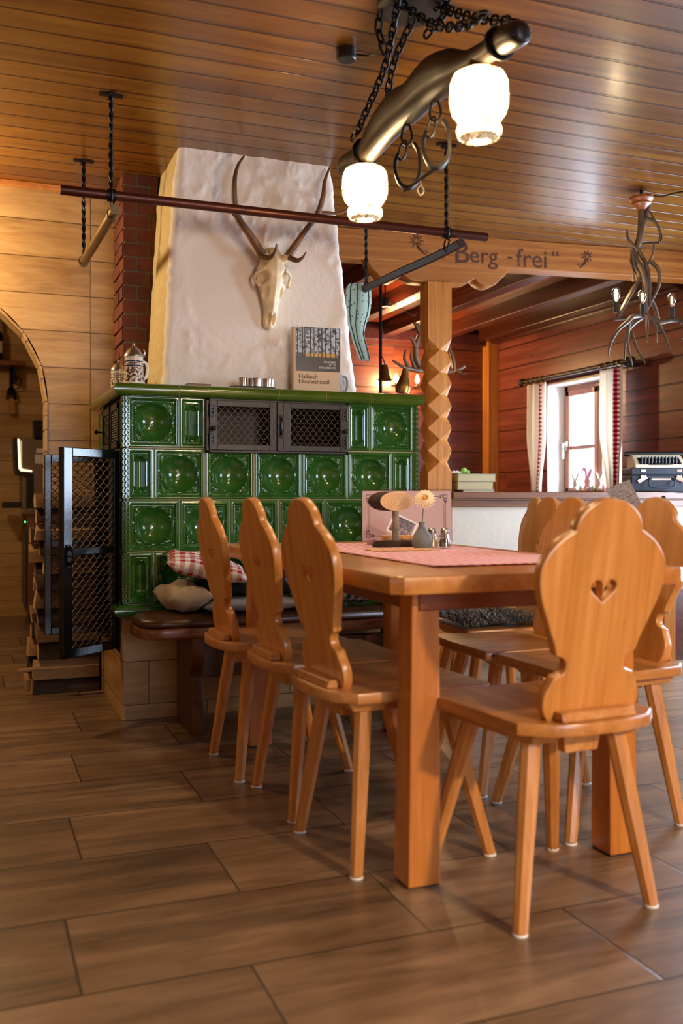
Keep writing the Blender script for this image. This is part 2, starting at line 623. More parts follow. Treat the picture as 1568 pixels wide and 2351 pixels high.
def copy_tree(o, parent=None):
    c = o.copy()
    C.objects.link(c)
    if parent:
        c.parent = parent
    for ch in [x for x in list(bpy.data.objects) if x.parent == o]:
        copy_tree(ch, c)
    return c


def antler(mb, pts, r0, r1, k=6, n=8, mi=0):
    p = spl(pts, k)
    m = len(p) - 1
    mb.tube(p, [r0 + (r1 - r0) * (i / m) ** 1.2 for i in range(m + 1)], n, mi=mi)
    return mb


# ================================================================== SETTING
def slab(name, a, b, mat, bevel=0.0):
    return struct(MB().box(a, b).build(name, mat, smooth=0, bevel=bevel))


slab('floor', (-3, -3, -0.1), (6.2, 8.2, 0), M['floor'])
slab('ceiling', (-3, -3, HC), (4.7, 5.16, HC + 0.1), M['ceil'])
slab('ceiling_stube', (1.55, 5.16, 2.455), (4.8, 7.95, 2.56), M['stube_ceil'])
slab('ceiling_kitchen', (-3, 5.16, HC), (1.55, 8.1, HC + 0.1), M['plaster'])


def frame_cut(name, x0, x1, z0, z1, holes, depth, mat):
    """Wall standing in XZ with openings cut through it."""
    me = shape2d(name, [[(x0, z0), (x1, z0), (x1, z1), (x0, z1)]] + holes, depth, mat)
    me.transform(Matrix.Rotation(pi / 2, 4, 'X'))
    me.transform(Matrix.Translation((0, 0, 0)))
    return me


# tiled wall with the arch (front face at y = YB)
AC, AR, AS = -0.21, 0.57, 1.40
arch = [(AC - AR, -0.2), (AC + AR, -0.2)] + [(AC + AR * cos(t * pi / 28), AS + AR * sin(t * pi / 28)) for t in range(29)]
me = shape2d('wall_back', [[(-3, -0.05), (1.62, -0.05), (1.62, HC), (-3, HC)], ], 0.16, M['walltile'])
cu_out = [(-3, 0), (AC - AR, 0)] + [(AC - AR * cos(t * pi / 28), AS + AR * sin(t * pi / 28)) for t in range(29)] + \
    [(AC + AR, 0), (1.62, 0), (1.62, HC), (-3, HC)]
me = shape2d('wall_back', [cu_out], 0.16, M['walltile'])
me.transform(Matrix.Rotation(pi / 2, 4, 'X'))
me.transform(Matrix.Translation((0, YB + 0.08, 0)))
struct(link('wall_back', me))
# tile strips lining the arch
mb = MB()
pts = [(AC + AR, z) for z in (0.0, 0.18, 0.36, 0.54, 0.72, 0.90, 1.08, 1.26)]
pts += [(AC + AR * cos(t), AS + AR * sin(t)) for t in [0.18 * i / AR for i in range(0, 11)]]
for (xa, za), (xb, zb) in zip(pts, pts[1:]):
    d = Vector((xb - xa, zb - za)).normalized()
    n = Vector((-d.y, d.x))
    q = 0.0018
    A = [(xa + d.x * q, za + d.y * q), (xb - d.x * q, zb - d.y * q)]
    B = [(p[0] + n.x * 0.012, p[1] + n.y * 0.012) for p in A]
    r = [A[0], A[1], B[1], B[0]]
    mb.rings([[(p[0], YB - 0.004, p[1]) for p in r], [(p[0], YB + 0.165, p[1]) for p in r]])
struct(mb.build('trim_1', M['walltile_side'], smooth=0, bevel=0.002, seg=1))
slab('trim_2', (-3, YB - 0.022, HC - 0.028), (0.70, YB, HC), M['table'], 0.004)

slab('wall_left', (-2.7, -3, 0), (-2.6, 8.1, HC), M['walltile_side'])
struct(link('wall_front', (lambda m: (m.transform(Matrix.Rotation(pi / 2, 4, 'X')), m.transform(Matrix.Translation((0, -3.05, 0))), m)[-1])(
    shape2d('wall_front', [[(-2.7, 0), (4.7, 0), (4.7, HC), (-2.7, HC)], [(0.9, 0.9), (0.9, 2.0), (2.1, 2.0), (2.1, 0.9)]], 0.1, M['walltile']))))
slab('wall_kitchen', (-2.7, 7.9, 0), (1.55, 8.0, HC), M['walltile'])
slab('wall_kitchen_right', (1.47, 5.11, 0), (1.55, 8.0, HC), M['plaster'])
slab('wall_stube_left', (1.55, 5.11, 0), (1.63, 7.85, HC), M['stube_y'])
slab('wall_stube_back', (1.63, 7.74, 0), (4.8, 7.84, HC), M['stube_x'])

# window wall on the right: three openings along y
WIN = [(5.86, 6.855, 0.9), (3.5, 4.5, 0.3), (0.7, 1.7, 0.9)]      # y from, y to, sill height


def ywall(name, y0, y1, holes, mat, x0, x1, zt=HC):
    me = shape2d(name, [[(y0, 0), (y1, 0), (y1, zt), (y0, zt)]] + [[(a, z), (a, 1.863), (b, 1.863), (b, z)] for a, b, z in holes],
                 x1 - x0, mat)
    me.transform(Matrix(((0, 0, 1, (x0 + x1) / 2), (1, 0, 0, 0), (0, 1, 0, 0), (0, 0, 0, 1))))
    return struct(link(name, me))


ywall('wall_right', -3, 7.84, WIN, M['stube_y'], XR, XR + 0.06)
ywall('wall_right_masonry', -3, 7.84, WIN, M['white'], XR + 0.0601, XR + 0.30)
# white reveal lining of the openings
for i, (a, b, zs) in enumerate(WIN):
    mb = MB()
    x0, x1 = XR + 0.004, XR + 0.29
    mb.box((x0, a - 0.002, zs), (x1, a + 0.012, 1.863)).box((x0, b - 0.012, zs), (x1, b + 0.002, 1.863))
    mb.box((x0, a, 1.851), (x1, b, 1.865)).box((x0, a, zs - 0.005), (x1, b, zs + 0.014))
    struct(mb.build('trim_%d' % (10 + i), M['white'], smooth=0))


def window(n, a, b, zs):
    """Double casement set back in the wall; z .914 to 1.851."""
    x = XR + 0.17
    z0, z1 = zs + 0.014, 1.851
    a, b = a + 0.012, b - 0.012
    e = bpy.data.objects.new('window_%d' % n, None)
    C.objects.link(e)
    e.location = (x, (a + b) / 2, z0)
    struct(e)
    hw, h = (b - a) / 2, z1 - z0
    f = MB()
    f.box((0, -hw, 0), (0.06, -hw + 0.05, h)).box((0, hw - 0.05, 0), (0.06, hw, h))
    f.box((0, -hw, 0), (0.06, hw, 0.05)).box((0, -hw, h - 0.05), (0.06, hw, h))
    f.build('frame', M['reddish'], e, bevel=0.004, smooth=0)
    for s in (-1, 1):
        c = MB()
        y0, y1 = (0.004, hw - 0.04) if s > 0 else (-hw + 0.04, -0.004)
        st = 0.048
        c.box((-0.02, y0, 0.04), (0.03, y0 + st, h - 0.04)).box((-0.02, y1 - st, 0.04), (0.03, y1, h - 0.04))
        c.box((-0.02, y0, 0.04), (0.03, y1, 0.04 + st)).box((-0.02, y0, h - 0.04 - st), (0.03, y1, h - 0.04))
        c.box((-0.012, y0, 0.405), (0.025, y1, 0.435))
        sash = c.build('casement', M['reddish'], e, bevel=0.004, smooth=0)
        MB().box((0.004, y0 + 0.03, 0.07), (0.008, y1 - 0.03, h - 0.07)).build('pane', M['pane'], sash, smooth=0)
    g = MB().box((-0.034, hw - 0.075, 0.40), (-0.02, hw - 0.045, 0.48))
    g.box((-0.06, hw - 0.067, 0.44), (-0.03, hw - 0.053, 0.456)).box((-0.068, hw - 0.069, 0.33), (-0.052, hw - 0.051, 0.46))
    g.build('handle', M['steel'], e, bevel=0.004)
    return e


for i, (a, b, zs) in enumerate(WIN):
    window(i + 1, a, b, zs)

# joists of the stube ceiling
for i, x in enumerate((1.95, 2.42, 2.95, 3.42, 3.95, 4.36)):
    o = struct(MB().box((x - 0.05, 5.17, 2.34), (x + 0.05, 7.74, 2.458)).build('trim_%d' % (20 + i), M['stubebeam'], smooth=0, bevel=0.006))
struct(MB().box((4.39, 7.63, 0.0), (4.5, 7.74, 2.34)).build('trim_30', M['post'], smooth=0, bevel=0.005))
struct(MB().box((1.63, 7.66, 2.30), (4.5, 7.74, 2.40)).build('trim_31', M['stubebeam'], smooth=0, bevel=0.005))
struct(MB().box((4.42, 5.17, 2.32), (4.5, 7.74, 2.42)).build('trim_32', M['stubebeam'], smooth=0, bevel=0.005))

# ---- carved beam line: frame turned 7 degrees, origin at the post
BA = -radians(7.0)
BO = Vector((2.578, 5.045, 0))


def bm_at(o, x, y, z):
    o.location = BO + Matrix.Rotation(BA, 3, 'Z') @ Vector((x, y, 0)) + Vector((0, 0, z))
    o.rotation_euler = (0, 0, BA)
    return o


bt = thing('carved_beam', 'long larch ceiling beam carved with the words Berg -frei above the post', 'beam')
bm_at(bt, 0, 0, 2.30)
MB().box((-0.75, 0, 0), (1.95, 0.13, HC - 2.30)).build('beam', M['beam'], bt, smooth=0, bevel=0.004)
CARVE = plain('carved_groove', '4A2208', 0.7)
for body, x, z, s in (('„', -0.02, 0.045, 0.13), ('B', 0.085, 0.012, 0.185), ('erg', 0.185, 0.018, 0.14), ('-', 0.425, 0.035, 0.12),
                      ('frei', 0.485, 0.012, 0.155), ('“', 0.715, 0.03, 0.13)):
    t = text_mesh('lettering', body, s, CARVE, 0.0012)
    t.transform(Matrix.Rotation(pi / 2, 4, 'X'))
    o = link('lettering', t, bt, (x, -0.0005, z))
    o['label'] = 'dark carved lettering'


def edelweiss(cx, cz, r, flip=1):
    mb = MB()
    for i in range(9):
        a = 2 * pi * i / 9
        p = [(cx + r * 0.25 * cos(a - 0.5), cz + r * 0.25 * sin(a - 0.5)), (cx + r * cos(a), cz + r * sin(a)),
             (cx + r * 0.25 * cos(a + 0.5), cz + r * 0.25 * sin(a + 0.5))]
        p2 = [(cx + (q[0] - cx) * 0.72 + r * 0.1 * cos(a), cz + (q[1] - cz) * 0.72 + r * 0.1 * sin(a)) for q in p]
        for u, v in ((p[0], p[1]), (p[1], p[2])):
            mb.tube([(u[0], -0.001, u[1]), (v[0], -0.001, v[1])], 0.0018, 5)
    for i in range(3):
        mb.tube([(cx, -0.001, cz - r * 0.3), (cx + flip * r * (0.4 + i * 0.35), -0.001, cz - r * 1.3 - 0.01 * i),
                 (cx + flip * r * (0.9 + i * 0.4), -0.001, cz - r * 1.2)], 0.0022, 5)
    return mb


edelweiss(-0.145, 0.125, 0.045).build('carved_flower', CARVE, bt)
edelweiss(0.955, 0.10, 0.04, -1).build('carved_flower', CARVE, bt)

sad = []                                                   # saddle bracket profile, symmetric
half = [(0.0, 0.0), (0.0, -0.105), (0.12, -0.105), (0.17, -0.10), (0.21, -0.078), (0.225, -0.07), (0.25, -0.092), (0.30, -0.112),
        (0.35, -0.10), (0.385, -0.065), (0.41, -0.045), (0.43, -0.02), (0.435, 0.0)]
half = [half[0], half[1]] + [tuple(p)[:2] for p in spl([(x, z, 0) for x, z in half[2:-1]], 4)] + [half[-1]]
prof = [(-x, z) for x, z in half[1:]][::-1] + half[1:]
me = shape2d('saddle_bracket', [prof], 0.12, M['beam'], 0.004)
me.transform(Matrix.Rotation(pi / 2, 4, 'X'))
o = link('saddle_bracket', me)
bm_at(o, 0.0, 0.068, 2.30)
tag(o, 'scroll-cut wooden saddle bracket between the carved post and the lettered beam', 'bracket')

# post: plain top, twisted diamond carving below
mb = MB()
H = 0.0735
rg = []


def sq(z):
    return [(-H, -H, z), (0, -H, z), (H, -H, z), (H, 0, z), (H, H, z), (0, H, z), (-H, H, z), (-H, 0, z)]


def dia(z):
    q = H * 0.62
    return [(-q, -q, z), (0, -H * 0.98, z), (q, -q, z), (H * 0.98, 0, z), (q, q, z), (0, H * 0.98, z), (-q, q, z), (-H * 0.98, 0, z)]


for z, kd in ((2.193, 0), (1.86, 0)):
    rg.append(sq(z))
zz = 1.86
for i in range(6):
    zz -= 0.066
    rg.append(dia(zz))
    zz -= 0.066
    rg.append(sq(zz))
rg.append(sq(0.0))
vs, fs = [], []
for r in rg:
    vs += r
for i in range(len(rg) - 1):
    for j in range(8):
        a, b, c, d = i * 8 + j, i * 8 + (j + 1) % 8, (i + 1) * 8 + (j + 1) % 8, (i + 1) * 8 + j
        if (j % 2) == (0 if i % 2 == 0 else 0):
            fs += [(a, c, b), (a, d, c)] if i % 2 else [(a, d, b), (d, c, b)]
        else:
            fs += [(a, d, b), (d, c, b)] if i % 2 else [(a, c, b), (a, d, c)]
fs.append(tuple(range(8)))
mb.add(vs, fs)
o = mb.build('carved_post', M['post'], smooth=0)
bm_at(o, 0.0, 0.075, 0)
tag(o, 'square larch post carved with stacked diamond facets right of the green stove', 'post')

# partition with ledge, right of the post
pt = thing('partition', 'white half wall with a brown wooden ledge right of the carved post', 'half wall')
bm_at(pt, 0, 0, 0)
MB().box((0.075, 0.03, 0), (1.935, 0.22, 0.915)).build('wall_panel', M['plaster'], pt, smooth=0)
MB().box((0.075, -0.015, 0.915), (1.935, 0.25, 0.958)).build('ledge_board', M['ledge'], pt, bevel=0.006, smooth=0)
MB().box((0.075, 0.005, 0.868), (1.935, 0.03, 0.908)).build('rail', M['ledge'], pt, bevel=0.004, smooth=0)

# ================================================================== STOVE
SX0, SX1, SY, STOP = 0.60, 1.94, 4.03, 1.355
GX, TW, TH = 0.61, 0.2185, 0.2185
ZR = [1.353, 1.134, 0.916, 0.698, 0.480]


def sst(x):
    x = max(0.0, min(1.0, x))
    return x * x * (3 - 2 * x)


def kachel(mb, x0, z0, wd, ht, kind, res=62, place=None):
    nx, nz = (res, res) if kind == 'wide' else (34, res)
    cx, cz = wd / 2, ht / 2
    R = 0.0745
    hs = ht / 2 - 0.055
    vs = []
    for j in range(nz + 1):
        v = ht * j / nz
        for i in range(nx + 1):
            u = wd * i / nx
            e = min(u, wd - u, v, ht - v)
            if e < 0.003:
                d = -0.004 * (1 - e / 0.003)
            elif e < 0.011:
                d = 0.0
            elif e < 0.027:
                t = (e - 0.011) / 0.016
                d = -0.014 * sst(t) + 0.0028 * sin(t * 2 * pi * 1.5)
            else:
                d = -0.014
            if e > 0.024:
                if kind == 'wide':
                    r = sqrt((u - cx) ** 2 + (v - cz) ** 2)
                    bowl, Rr = 0.038, R
                else:
                    q = max(abs(v - cz) - hs, 0.0)
                    r = sqrt((u - cx) ** 2 + q * q)
                    bowl, Rr = 0.018, 0.0185
                if r < Rr:
                    d = -0.013 - bowl * (1 - (r / Rr) ** 2) ** 0.85
                elif r < Rr + 0.0075:
                    d = -0.014 + 0.008 * sin(pi * (r - Rr) / 0.0075)
                elif e > 0.029 and kind == 'wide' or e > 0.03:
                    nn = noise.noise(Vector((u * 95 + x0 * 7, v * 95 + z0 * 5, 0.4)))
                    d = -0.014 + 0.0105 * abs(nn) ** 0.7
            x, z, y = x0 + u, z0 + v, -d
            vs.append(place(x, y, z) if place else (x, SY + y, z))
    fs = []
    for j in range(nz):
        for i in range(nx):
            a = j * (nx + 1) + i
            fs.append((a, a + 1, a + nx + 2, a + nx + 1))
    mb.add(vs, fs)


st = thing('tiled_stove', 'big green tiled stove with bowl tiles and iron grates under a white hood', 'stove', (SX0, SY, 0))
OF = Vector((-SX0, -SY, 0))


def sput(o):
    o.location = OF
    return o


tiles = MB()
g = 0.0015
for row in range(4):
    z0 = ZR[row + 1] + g
    ht = ZR[row] - ZR[row + 1] - 2 * g
    xs = []
    if row % 2 == 0:
        xs = [(GX + k2 * TW, TW, 'wide') for k2 in range(6)]
        if row == 0:
            xs = [(GX, TW, 'wide'), (GX + TW, TW / 2, 'narrow'), (GX + 4.5 * TW, TW / 2, 'narrow'), (GX + 5 * TW, TW, 'wide')]
    else:
        xs = [(GX, TW / 2, 'narrow')] + [(GX + (k2 + 0.5) * TW, TW, 'wide') for k2 in range(5)] + [(GX + 5.5 * TW, TW / 2, 'narrow')]
    for x0, wd, kd in xs:
        kachel(tiles, x0 + g, z0, wd - 2 * g, ht, kd)
sput(tiles.build('tile_facing', M['glaze'], st, smooth=50))
# beaded corner strips
for xa, sgn in ((SX0, 1), (SX1, -1)):
    cb = MB()
    for row in range(4):
        z0, z1 = ZR[row + 1] + 0.002, ZR[row] - 0.002
        cb.tube([(xa + sgn * 0.006, SY + 0.008, z0), (xa + sgn * 0.006, SY + 0.008, z1)], 0.0075, 8)
        nb = 9
        for b in range(nb):
            z = z0 + (z1 - z0) * (b + 0.5) / nb
            for q in range(2):
                cb.tube([(xa + sgn * 0.002 + sgn * (0.008 if q else -0.003) + 0.007 * cos(t), SY + 0.001 + (0.0 if q else 0.006), z + 0.009 * sin(t))
                         for t in [2 * pi * i / 10 for i in range(10)]], 0.0026, 5, closed=True)
    sput(cb.build('corner_beading', M['glaze'], st))
# body behind the tiles, with a dark opening on the left side for the wood compartment
body = MB()
y1 = 4.88
yA, yB2, zA, zB = 4.14, 4.66, 0.29, 1.12
body.box((SX0 + 0.004, SY + 0.055, 0.44), (SX1 - 0.004, SY + 0.09, 1.13))                 # front shell
body.box((GX + 0.0, SY + 0.055, 1.13), (GX + 1.5 * TW, SY + 0.09, STOP)).box((GX + 4.5 * TW, SY + 0.055, 1.13), (SX1 - 0.004, SY + 0.09, STOP))
body.box((SX1 - 0.06, SY + 0.05, 0.44), (SX1 - 0.004, y1, STOP))                          # right
body.box((SX0 + 0.02, y1 - 0.04, 0.44), (SX1 - 0.004, y1, STOP))                          # back
body.box((SX0 + 0.006, SY + 0.05, 0.44), (SX0 + 0.05, yA, STOP))                          # left, before the opening
body.box((SX0 + 0.006, yB2, 0.44), (SX0 + 0.05, y1, STOP))
body.box((SX0 + 0.006, yA, 1.12), (SX0 + 0.05, yB2, STOP))
sput(body.build('stove_body', M['grout'], st, smooth=0))
gr = MB()                                                  # joints: a pale sheet just behind the tile rims
for row in range(4):
    z0, z1 = ZR[row + 1], ZR[row]
    gr.box((GX - 0.002, SY + 0.0025, z1 - 0.0022), (SX1 - 0.017, SY + 0.05, z1 + 0.0022))
    if row % 2 == 0:
        cuts = [1, 1.5, 4.5, 5] if row == 0 else [1, 2, 3, 4, 5]
    else:
        cuts = [0.5, 1.5, 2.5, 3.5, 4.5, 5.5]
    for c2 in cuts:
        x = GX + c2 * TW
        gr.box((x - 0.0022, SY + 0.0025, z0), (x + 0.0022, SY + 0.05, z1))
gr.box((GX - 0.002, SY + 0.0025, ZR[4] - 0.0025), (SX1 - 0.017, SY + 0.05, ZR[4] + 0.0015))
sput(gr.build('joints', M['grout'], st, smooth=0))
ins = MB()                                                 # inside faces of the wood compartment
ins.box((SX0 + 0.05, yA - 0.02, 0.27), (SX0 + 0.5, yA, 1.14)).box((SX0 + 0.05, yB2, 0.27), (SX0 + 0.5, yB2 + 0.02, 1.14))
ins.box((SX0 + 0.5, yA - 0.02, 0.27), (SX0 + 0.52, yB2 + 0.02, 1.14)).box((SX0 + 0.05, yA, 0.25), (SX0 + 0.5, yB2, 0.27))
ins.box((SX0 + 0.05, yA, 1.12), (SX0 + 0.5, yB2, 1.14))
sput(ins.build('wood_compartment', M['near_black'], st, smooth=0))


def nosing(path, prof, name, mat, seg=0.222, gap=0.003):
    """Rounded moulding swept along a path of corners; cut into tile-long pieces."""
    mb = MB()
    n = len(path)
    for i in range(n - 1):
        a, b = Vector(path[i]), Vector(path[i + 1])
        d = (b - a).normalized()
        nrm = Vector((d.y, -d.x))
        L = (b - a).length

        def mit(k3, P, D):
            if k3 <= 0 or k3 >= n - 1:
                return None
            d0 = (Vector(path[k3]) - Vector(path[k3 - 1])).normalized()
            d1 = (Vector(path[k3 + 1]) - Vector(path[k3])).normalized()
            n0, n1 = Vector((d0.y, -d0.x)), Vector((d1.y, -d1.x))
            m2 = (n0 + n1).normalized()
            return m2 / m2.dot(n0)
        m = max(1, round(L / seg))
        for k4 in range(m):
            t0, t1 = k4 * L / m + (gap / 2 if k4 else 0), (k4 + 1) * L / m - (gap / 2 if k4 < m - 1 else 0)
            r0, r1 = [], []
            for off, z in prof:
                na = mit(i, a, d) if k4 == 0 else None
                nb = mit(i + 1, b, d) if k4 == m - 1 else None
                pa = a + d * t0 + (na if na is not None else nrm) * off
                pb = a + d * t1 + (nb if nb is not None else nrm) * off
                r0.append((pa.x, pa.y, z))
                r1.append((pb.x, pb.y, z))
            mb.rings([r0, r1])
    return mb


def roundp(o0, o1, za, zb, n=10):
    zc, r = (za + zb) / 2, (zb - za) / 2
    return [(o0, za)] + [(o1 - r + r * cos(-pi / 2 + pi * i / n), zc + r * sin(-pi / 2 + pi * i / n)) for i in range(n + 1)] + [(o0, zb)]


cp = [(SX0, 4.84), (SX0, SY), (SX1 - 0.03, SY), (SX1 - 0.03, 4.84)]
sput(nosing(cp, roundp(-0.06, 0.05, 1.348, 1.400), 'cornice', M['glaze2']).build('cornice', M['glaze2'], st, smooth=40))
jp = nosing(cp, roundp(-0.06, 0.0485, 1.3495, 1.3985), 'cj', M['grout'], seg=9, gap=0)
sput(jp.build('cornice_joints', M['grout'], st, smooth=40))
bp = [(SX0, yA - 0.01), (SX0, SY), (SX1, SY), (SX1, 4.84)]
sput(nosing(bp, roundp(-0.04, 0.048, 0.432, 0.480), 'base_moulding', M['glaze']).build('base_moulding', M['glaze'], st, smooth=40))
sput(MB().box((SX0 + 0.02, SY + 0.02, 1.37), (SX1 - 0.04, 4.86, 1.397)).build('top_slab', M['glaze2'], st, smooth=0))
plq = MB().box((SX0, SY + 0.01, 0), (SX1, 4.88, 0.25)).box((SX0, SY + 0.01, 0.25), (SX1, yA - 0.02, 0.435)).box((SX0 + 0.56, yA - 0.02, 0.25), (SX1, 4.88, 0.435))
sput(plq.build('plinth', M['plinthtile'], st, smooth=0))
pls = MB().box((SX0 - 0.008, SY + 0.006, 0), (SX0, 4.70, 0.285)).box((SX0 - 0.008, SY + 0.006, 0.285), (SX0, yA - 0.02, 0.432))
pls.box((SX0 - 0.008, 4.70, 0), (SX0, 4.88, 0.9))
sput(pls.build('plinth_side', M['walltile_side'], st, smooth=0))


def wavy(mb, w, h, pitch, per, r, amp=None, n=5, put=None, sub=7):
    """Ogee wire netting w x h in the plane x,z (y = 0)."""
    amp = amp or pitch * 0.47
    m = int(w / pitch)
    off = (w - m * pitch) / 2
    steps = max(2, int(h / per * sub))
    for i in range(m + 1):
        pts = []
        for j in range(steps + 1):
            z = h * j / steps
            s = cos(2 * pi * z / per)
            s = s * (1.35 - 0.35 * s * s)
            x = off + i * pitch + (1 if i % 2 else -1) * amp * s
            x = max(0.0, min(w, x))
            p = (x, 0.0012 * (1 if i % 2 else -1), z)
            pts.append(put(*p) if put else p)
        mb.tube(pts, r, n)
    return mb


# front warming compartment: frame, two mesh doors, dark inside with louvres
gx0, gx1, gz0, gz1 = GX + 1.5 * TW, GX + 4.5 * TW, 1.118, 1.352
fr = MB()
t = 0.018
fr.box((gx0, SY - 0.018, gz0), (gx0 + t, SY + 0.02, gz1)).box((gx1 - t, SY - 0.018, gz0), (gx1, SY + 0.02, gz1))
fr.box((gx0, SY - 0.018, gz0), (gx1, SY + 0.02, gz0 + t * 0.7)).box((gx0, SY - 0.018, gz1 - t * 0.7), (gx1, SY + 0.02, gz1))
grate = fr.build('warming_grate', M['ironfwd'], st, OF, bevel=0.003, smooth=0)
bx = MB().box((gx0, SY + 0.13, gz0), (gx1, SY + 0.14, gz1)).box((gx0, SY + 0.02, gz0 - 0.005), (gx1, SY + 0.14, gz0)).box((gx0, SY + 0.02, gz1), (gx1, SY + 0.14, gz1 + 0.004))
bx.box((gx0 - 0.006, SY + 0.02, gz0), (gx0, SY + 0.14, gz1)).box((gx1, SY + 0.02, gz0), (gx1 + 0.006, SY + 0.14, gz1))
for i in range(9):
    z = gz0 + 0.02 + i * 0.0235
    bx.add([((gx0 + gx1) / 2 + 0.02, SY + 0.045, z), (gx1 - 0.02, SY + 0.045, z), (gx1 - 0.02, SY + 0.07, z + 0.016), ((gx0 + gx1) / 2 + 0.02, SY + 0.07, z + 0.016),
            ((gx0 + gx1) / 2 + 0.02, SY + 0.048, z - 0.002), (gx1 - 0.02, SY + 0.048, z - 0.002), (gx1 - 0.02, SY + 0.073, z + 0.014), ((gx0 + gx1) / 2 + 0.02, SY + 0.073, z + 0.014)],
           [(0, 1, 2, 3), (7, 6, 5, 4), (0, 4, 5, 1), (1, 5, 6, 2), (2, 6, 7, 3), (3, 7, 4, 0)])
sput(bx.build('grate_back', M['louvre'], st, smooth=0))
mid = (gx0 + gx1) / 2
for xa, xb in ((gx0 + 0.012, mid - 0.014), (mid + 0.014, gx1 - 0.012)):
    d = MB()
    q = 0.034
    z0, z1 = gz0 + 0.01, gz1 - 0.01
    ya, yb = SY - 0.026, SY - 0.004
    d.box((xa, ya, z0), (xa + q, yb, z1)).box((xb - q, ya, z0), (xb, yb, z1))
    d.box((xa + q, ya, z0), (xb - q, yb, z0 + q * 0.8)).box((xa + q, ya, z1 - q * 0.8), (xb - q, yb, z1))
    door = d.build('grate_door', M['ironfwd'], st, OF, bevel=0.003, smooth=0)
    wm = MB()
    wavy(wm, xb - xa - 2 * q, z1 - z0 - 1.6 * q, 0.0145, 0.036, 0.0013)
    wm.build('wire_netting', M['wire'], door, (xa + q, SY - 0.014, z0 + q * 0.8))
    left = xa < mid - 0.1
    kx = xa + 0.014 if left else xb - 0.014
    kb = MB().lathe([(0.004, 0), (0.004, 0.012), (0.011, 0.016), (0.011, 0.026), (0.004, 0.030)], 12)
    kb.build('knob', M['iron'], door, (kx, SY - 0.026, (z0 + z1) / 2 - 0.015), (pi / 2, 0, 0))
    hx = xa + 0.003 if left else xb - 0.003
    for zc in (z0 + 0.045, z1 - 0.045):
        hg = MB()
        hg.tube([(hx, ya - 0.001, zc - 0.028), (hx, ya - 0.001, zc + 0.028)], 0.005, 8)
        s = 1 if left else -1
        for q2 in (-0.015, 0.0, 0.015):
            hg.tube([(hx + s * (0.010 + 0.008 * cos(a)), ya - 0.002, zc + q2 + 0.008 * sin(a)) for a in [2 * pi * i / 10 for i in range(10)]], 0.003, 5, closed=True)
        hg.build('hinge', M['ironfwd'], door)
ms = MB().box((mid - 0.014, SY - 0.03, gz0 + 0.01), (mid + 0.014, SY - 0.006, gz1 - 0.01))
sput(ms.build('centre_stile', M['ironfwd'], st, bevel=0.003, smooth=0))
lt = MB().tube([(mid, SY - 0.034, 1.20), (mid + 0.002, SY - 0.045, 1.212), (mid - 0.003, SY - 0.05, 1.235), (mid + 0.003, SY - 0.045, 1.26), (mid, SY - 0.034, 1.272)], 0.005, 8)
lt.box((mid - 0.008, SY - 0.036, 1.185), (mid + 0.008, SY - 0.03, 1.205)).box((mid - 0.008, SY - 0.036, 1.268), (mid + 0.008, SY - 0.03, 1.285))
sput(lt.build('latch', M['iron'], st))

# left side: small double grate above the wood compartment
sg = MB()
sx = SX0 - 0.012
for ya, yb in ((4.16, 4.40), (4.42, 4.68)):
    z0, z1 = 1.14, 1.335
    q = 0.03
    sg.box((sx, ya, z0), (sx + 0.016, ya + q, z1)).box((sx, yb - q, z0), (sx + 0.016, yb, z1))
    sg.box((sx, ya, z0), (sx + 0.016, yb, z0 + q)).box((sx, ya, z1 - q), (sx + 0.016, yb, z1))
sg.box((sx - 0.006, 4.40, 1.135), (sx + 0.012, 4.42, 1.34))
sgo = sg.build('side_grate', M['ironfwd'], st, OF, bevel=0.002, smooth=0)
for ya in (4.19, 4.45):
    wm = MB()
    for i in range(6):
        zc = 1.185 + i * 0.022
        for j in range(9):
            wm.tube([(sx + 0.006, ya + 0.01 + j * 0.02 + 0.008 * cos(a), zc + 0.009 * sin(a)) for a in [2 * pi * e / 8 for e in range(8)]], 0.0022, 4, closed=True)
    wm.build('wire_netting', M['iron'], sgo)
sgb = MB().box((sx + 0.012, 4.15, 1.135), (sx + 0.016, 4.69, 1.34))
sgb.build('grate_back', M['near_black'], sgo, smooth=0)
gk = MB().lathe([(0.004, 0), (0.004, 0.02), (0.011, 0.024), (0.011, 0.034), (0.005, 0.038)], 10)
gk.build('knob', M['iron'], sgo, (sx, 4.66, 1.235), (0, -pi / 2, 0))
# plain narrow green tiles on the side ahead of and behind the grate
for ya, yb in ((SY + 0.012, yA - 0.004), (4.69, 4.85)):
    tl = MB()
    for za, zb in zip(ZR[1:], ZR[:-1]):
        if za < 0.9 and ya > 4.5:
            continue
        tl.box((SX0 - 0.004, ya, za + 0.002), (SX0 + 0.006, yb, zb - 0.002))
        tl.tube([(SX0 - 0.004, ya + 0.02 + (yb - ya - 0.04) * q3, za + 0.02 + (zb - za - 0.04) * p3) for q3, p3 in ((0, 0), (1, 0), (1, 1), (0, 1))], 0.005, 6, closed=True)
    sput(tl.build('side_tiles', M['glaze'], st, bevel=0.002))


def leaf(name, L, h, fs=0.05):
    """Mesh door hinged at its local origin, running along +x, opening height h."""
    d = MB()
    q, ty = 0.036, 0.028
    d.box((0, 0, 0), (q, ty, h)).box((L - fs, 0, 0), (L, ty, h))
    d.box((q, 0, 0), (L - fs, ty, q)).box((q, 0, h - q), (L - fs, ty, h)).box((q, 0.002, h * 0.485), (L - fs, ty - 0.002, h * 0.485 + 0.03))
    o = d.build('mesh_door', M['doorpaint'], st, bevel=0.003, smooth=0)
    wm = MB()
    w2 = L - fs - q
    wavy(wm, w2, h - 2 * q, 0.0205, 0.036, 0.0021, put=lambda x, y, z: (x + q, y + ty * 0.5, z + q))
    wm.build('wire_netting', M['wire'], o)
    return o


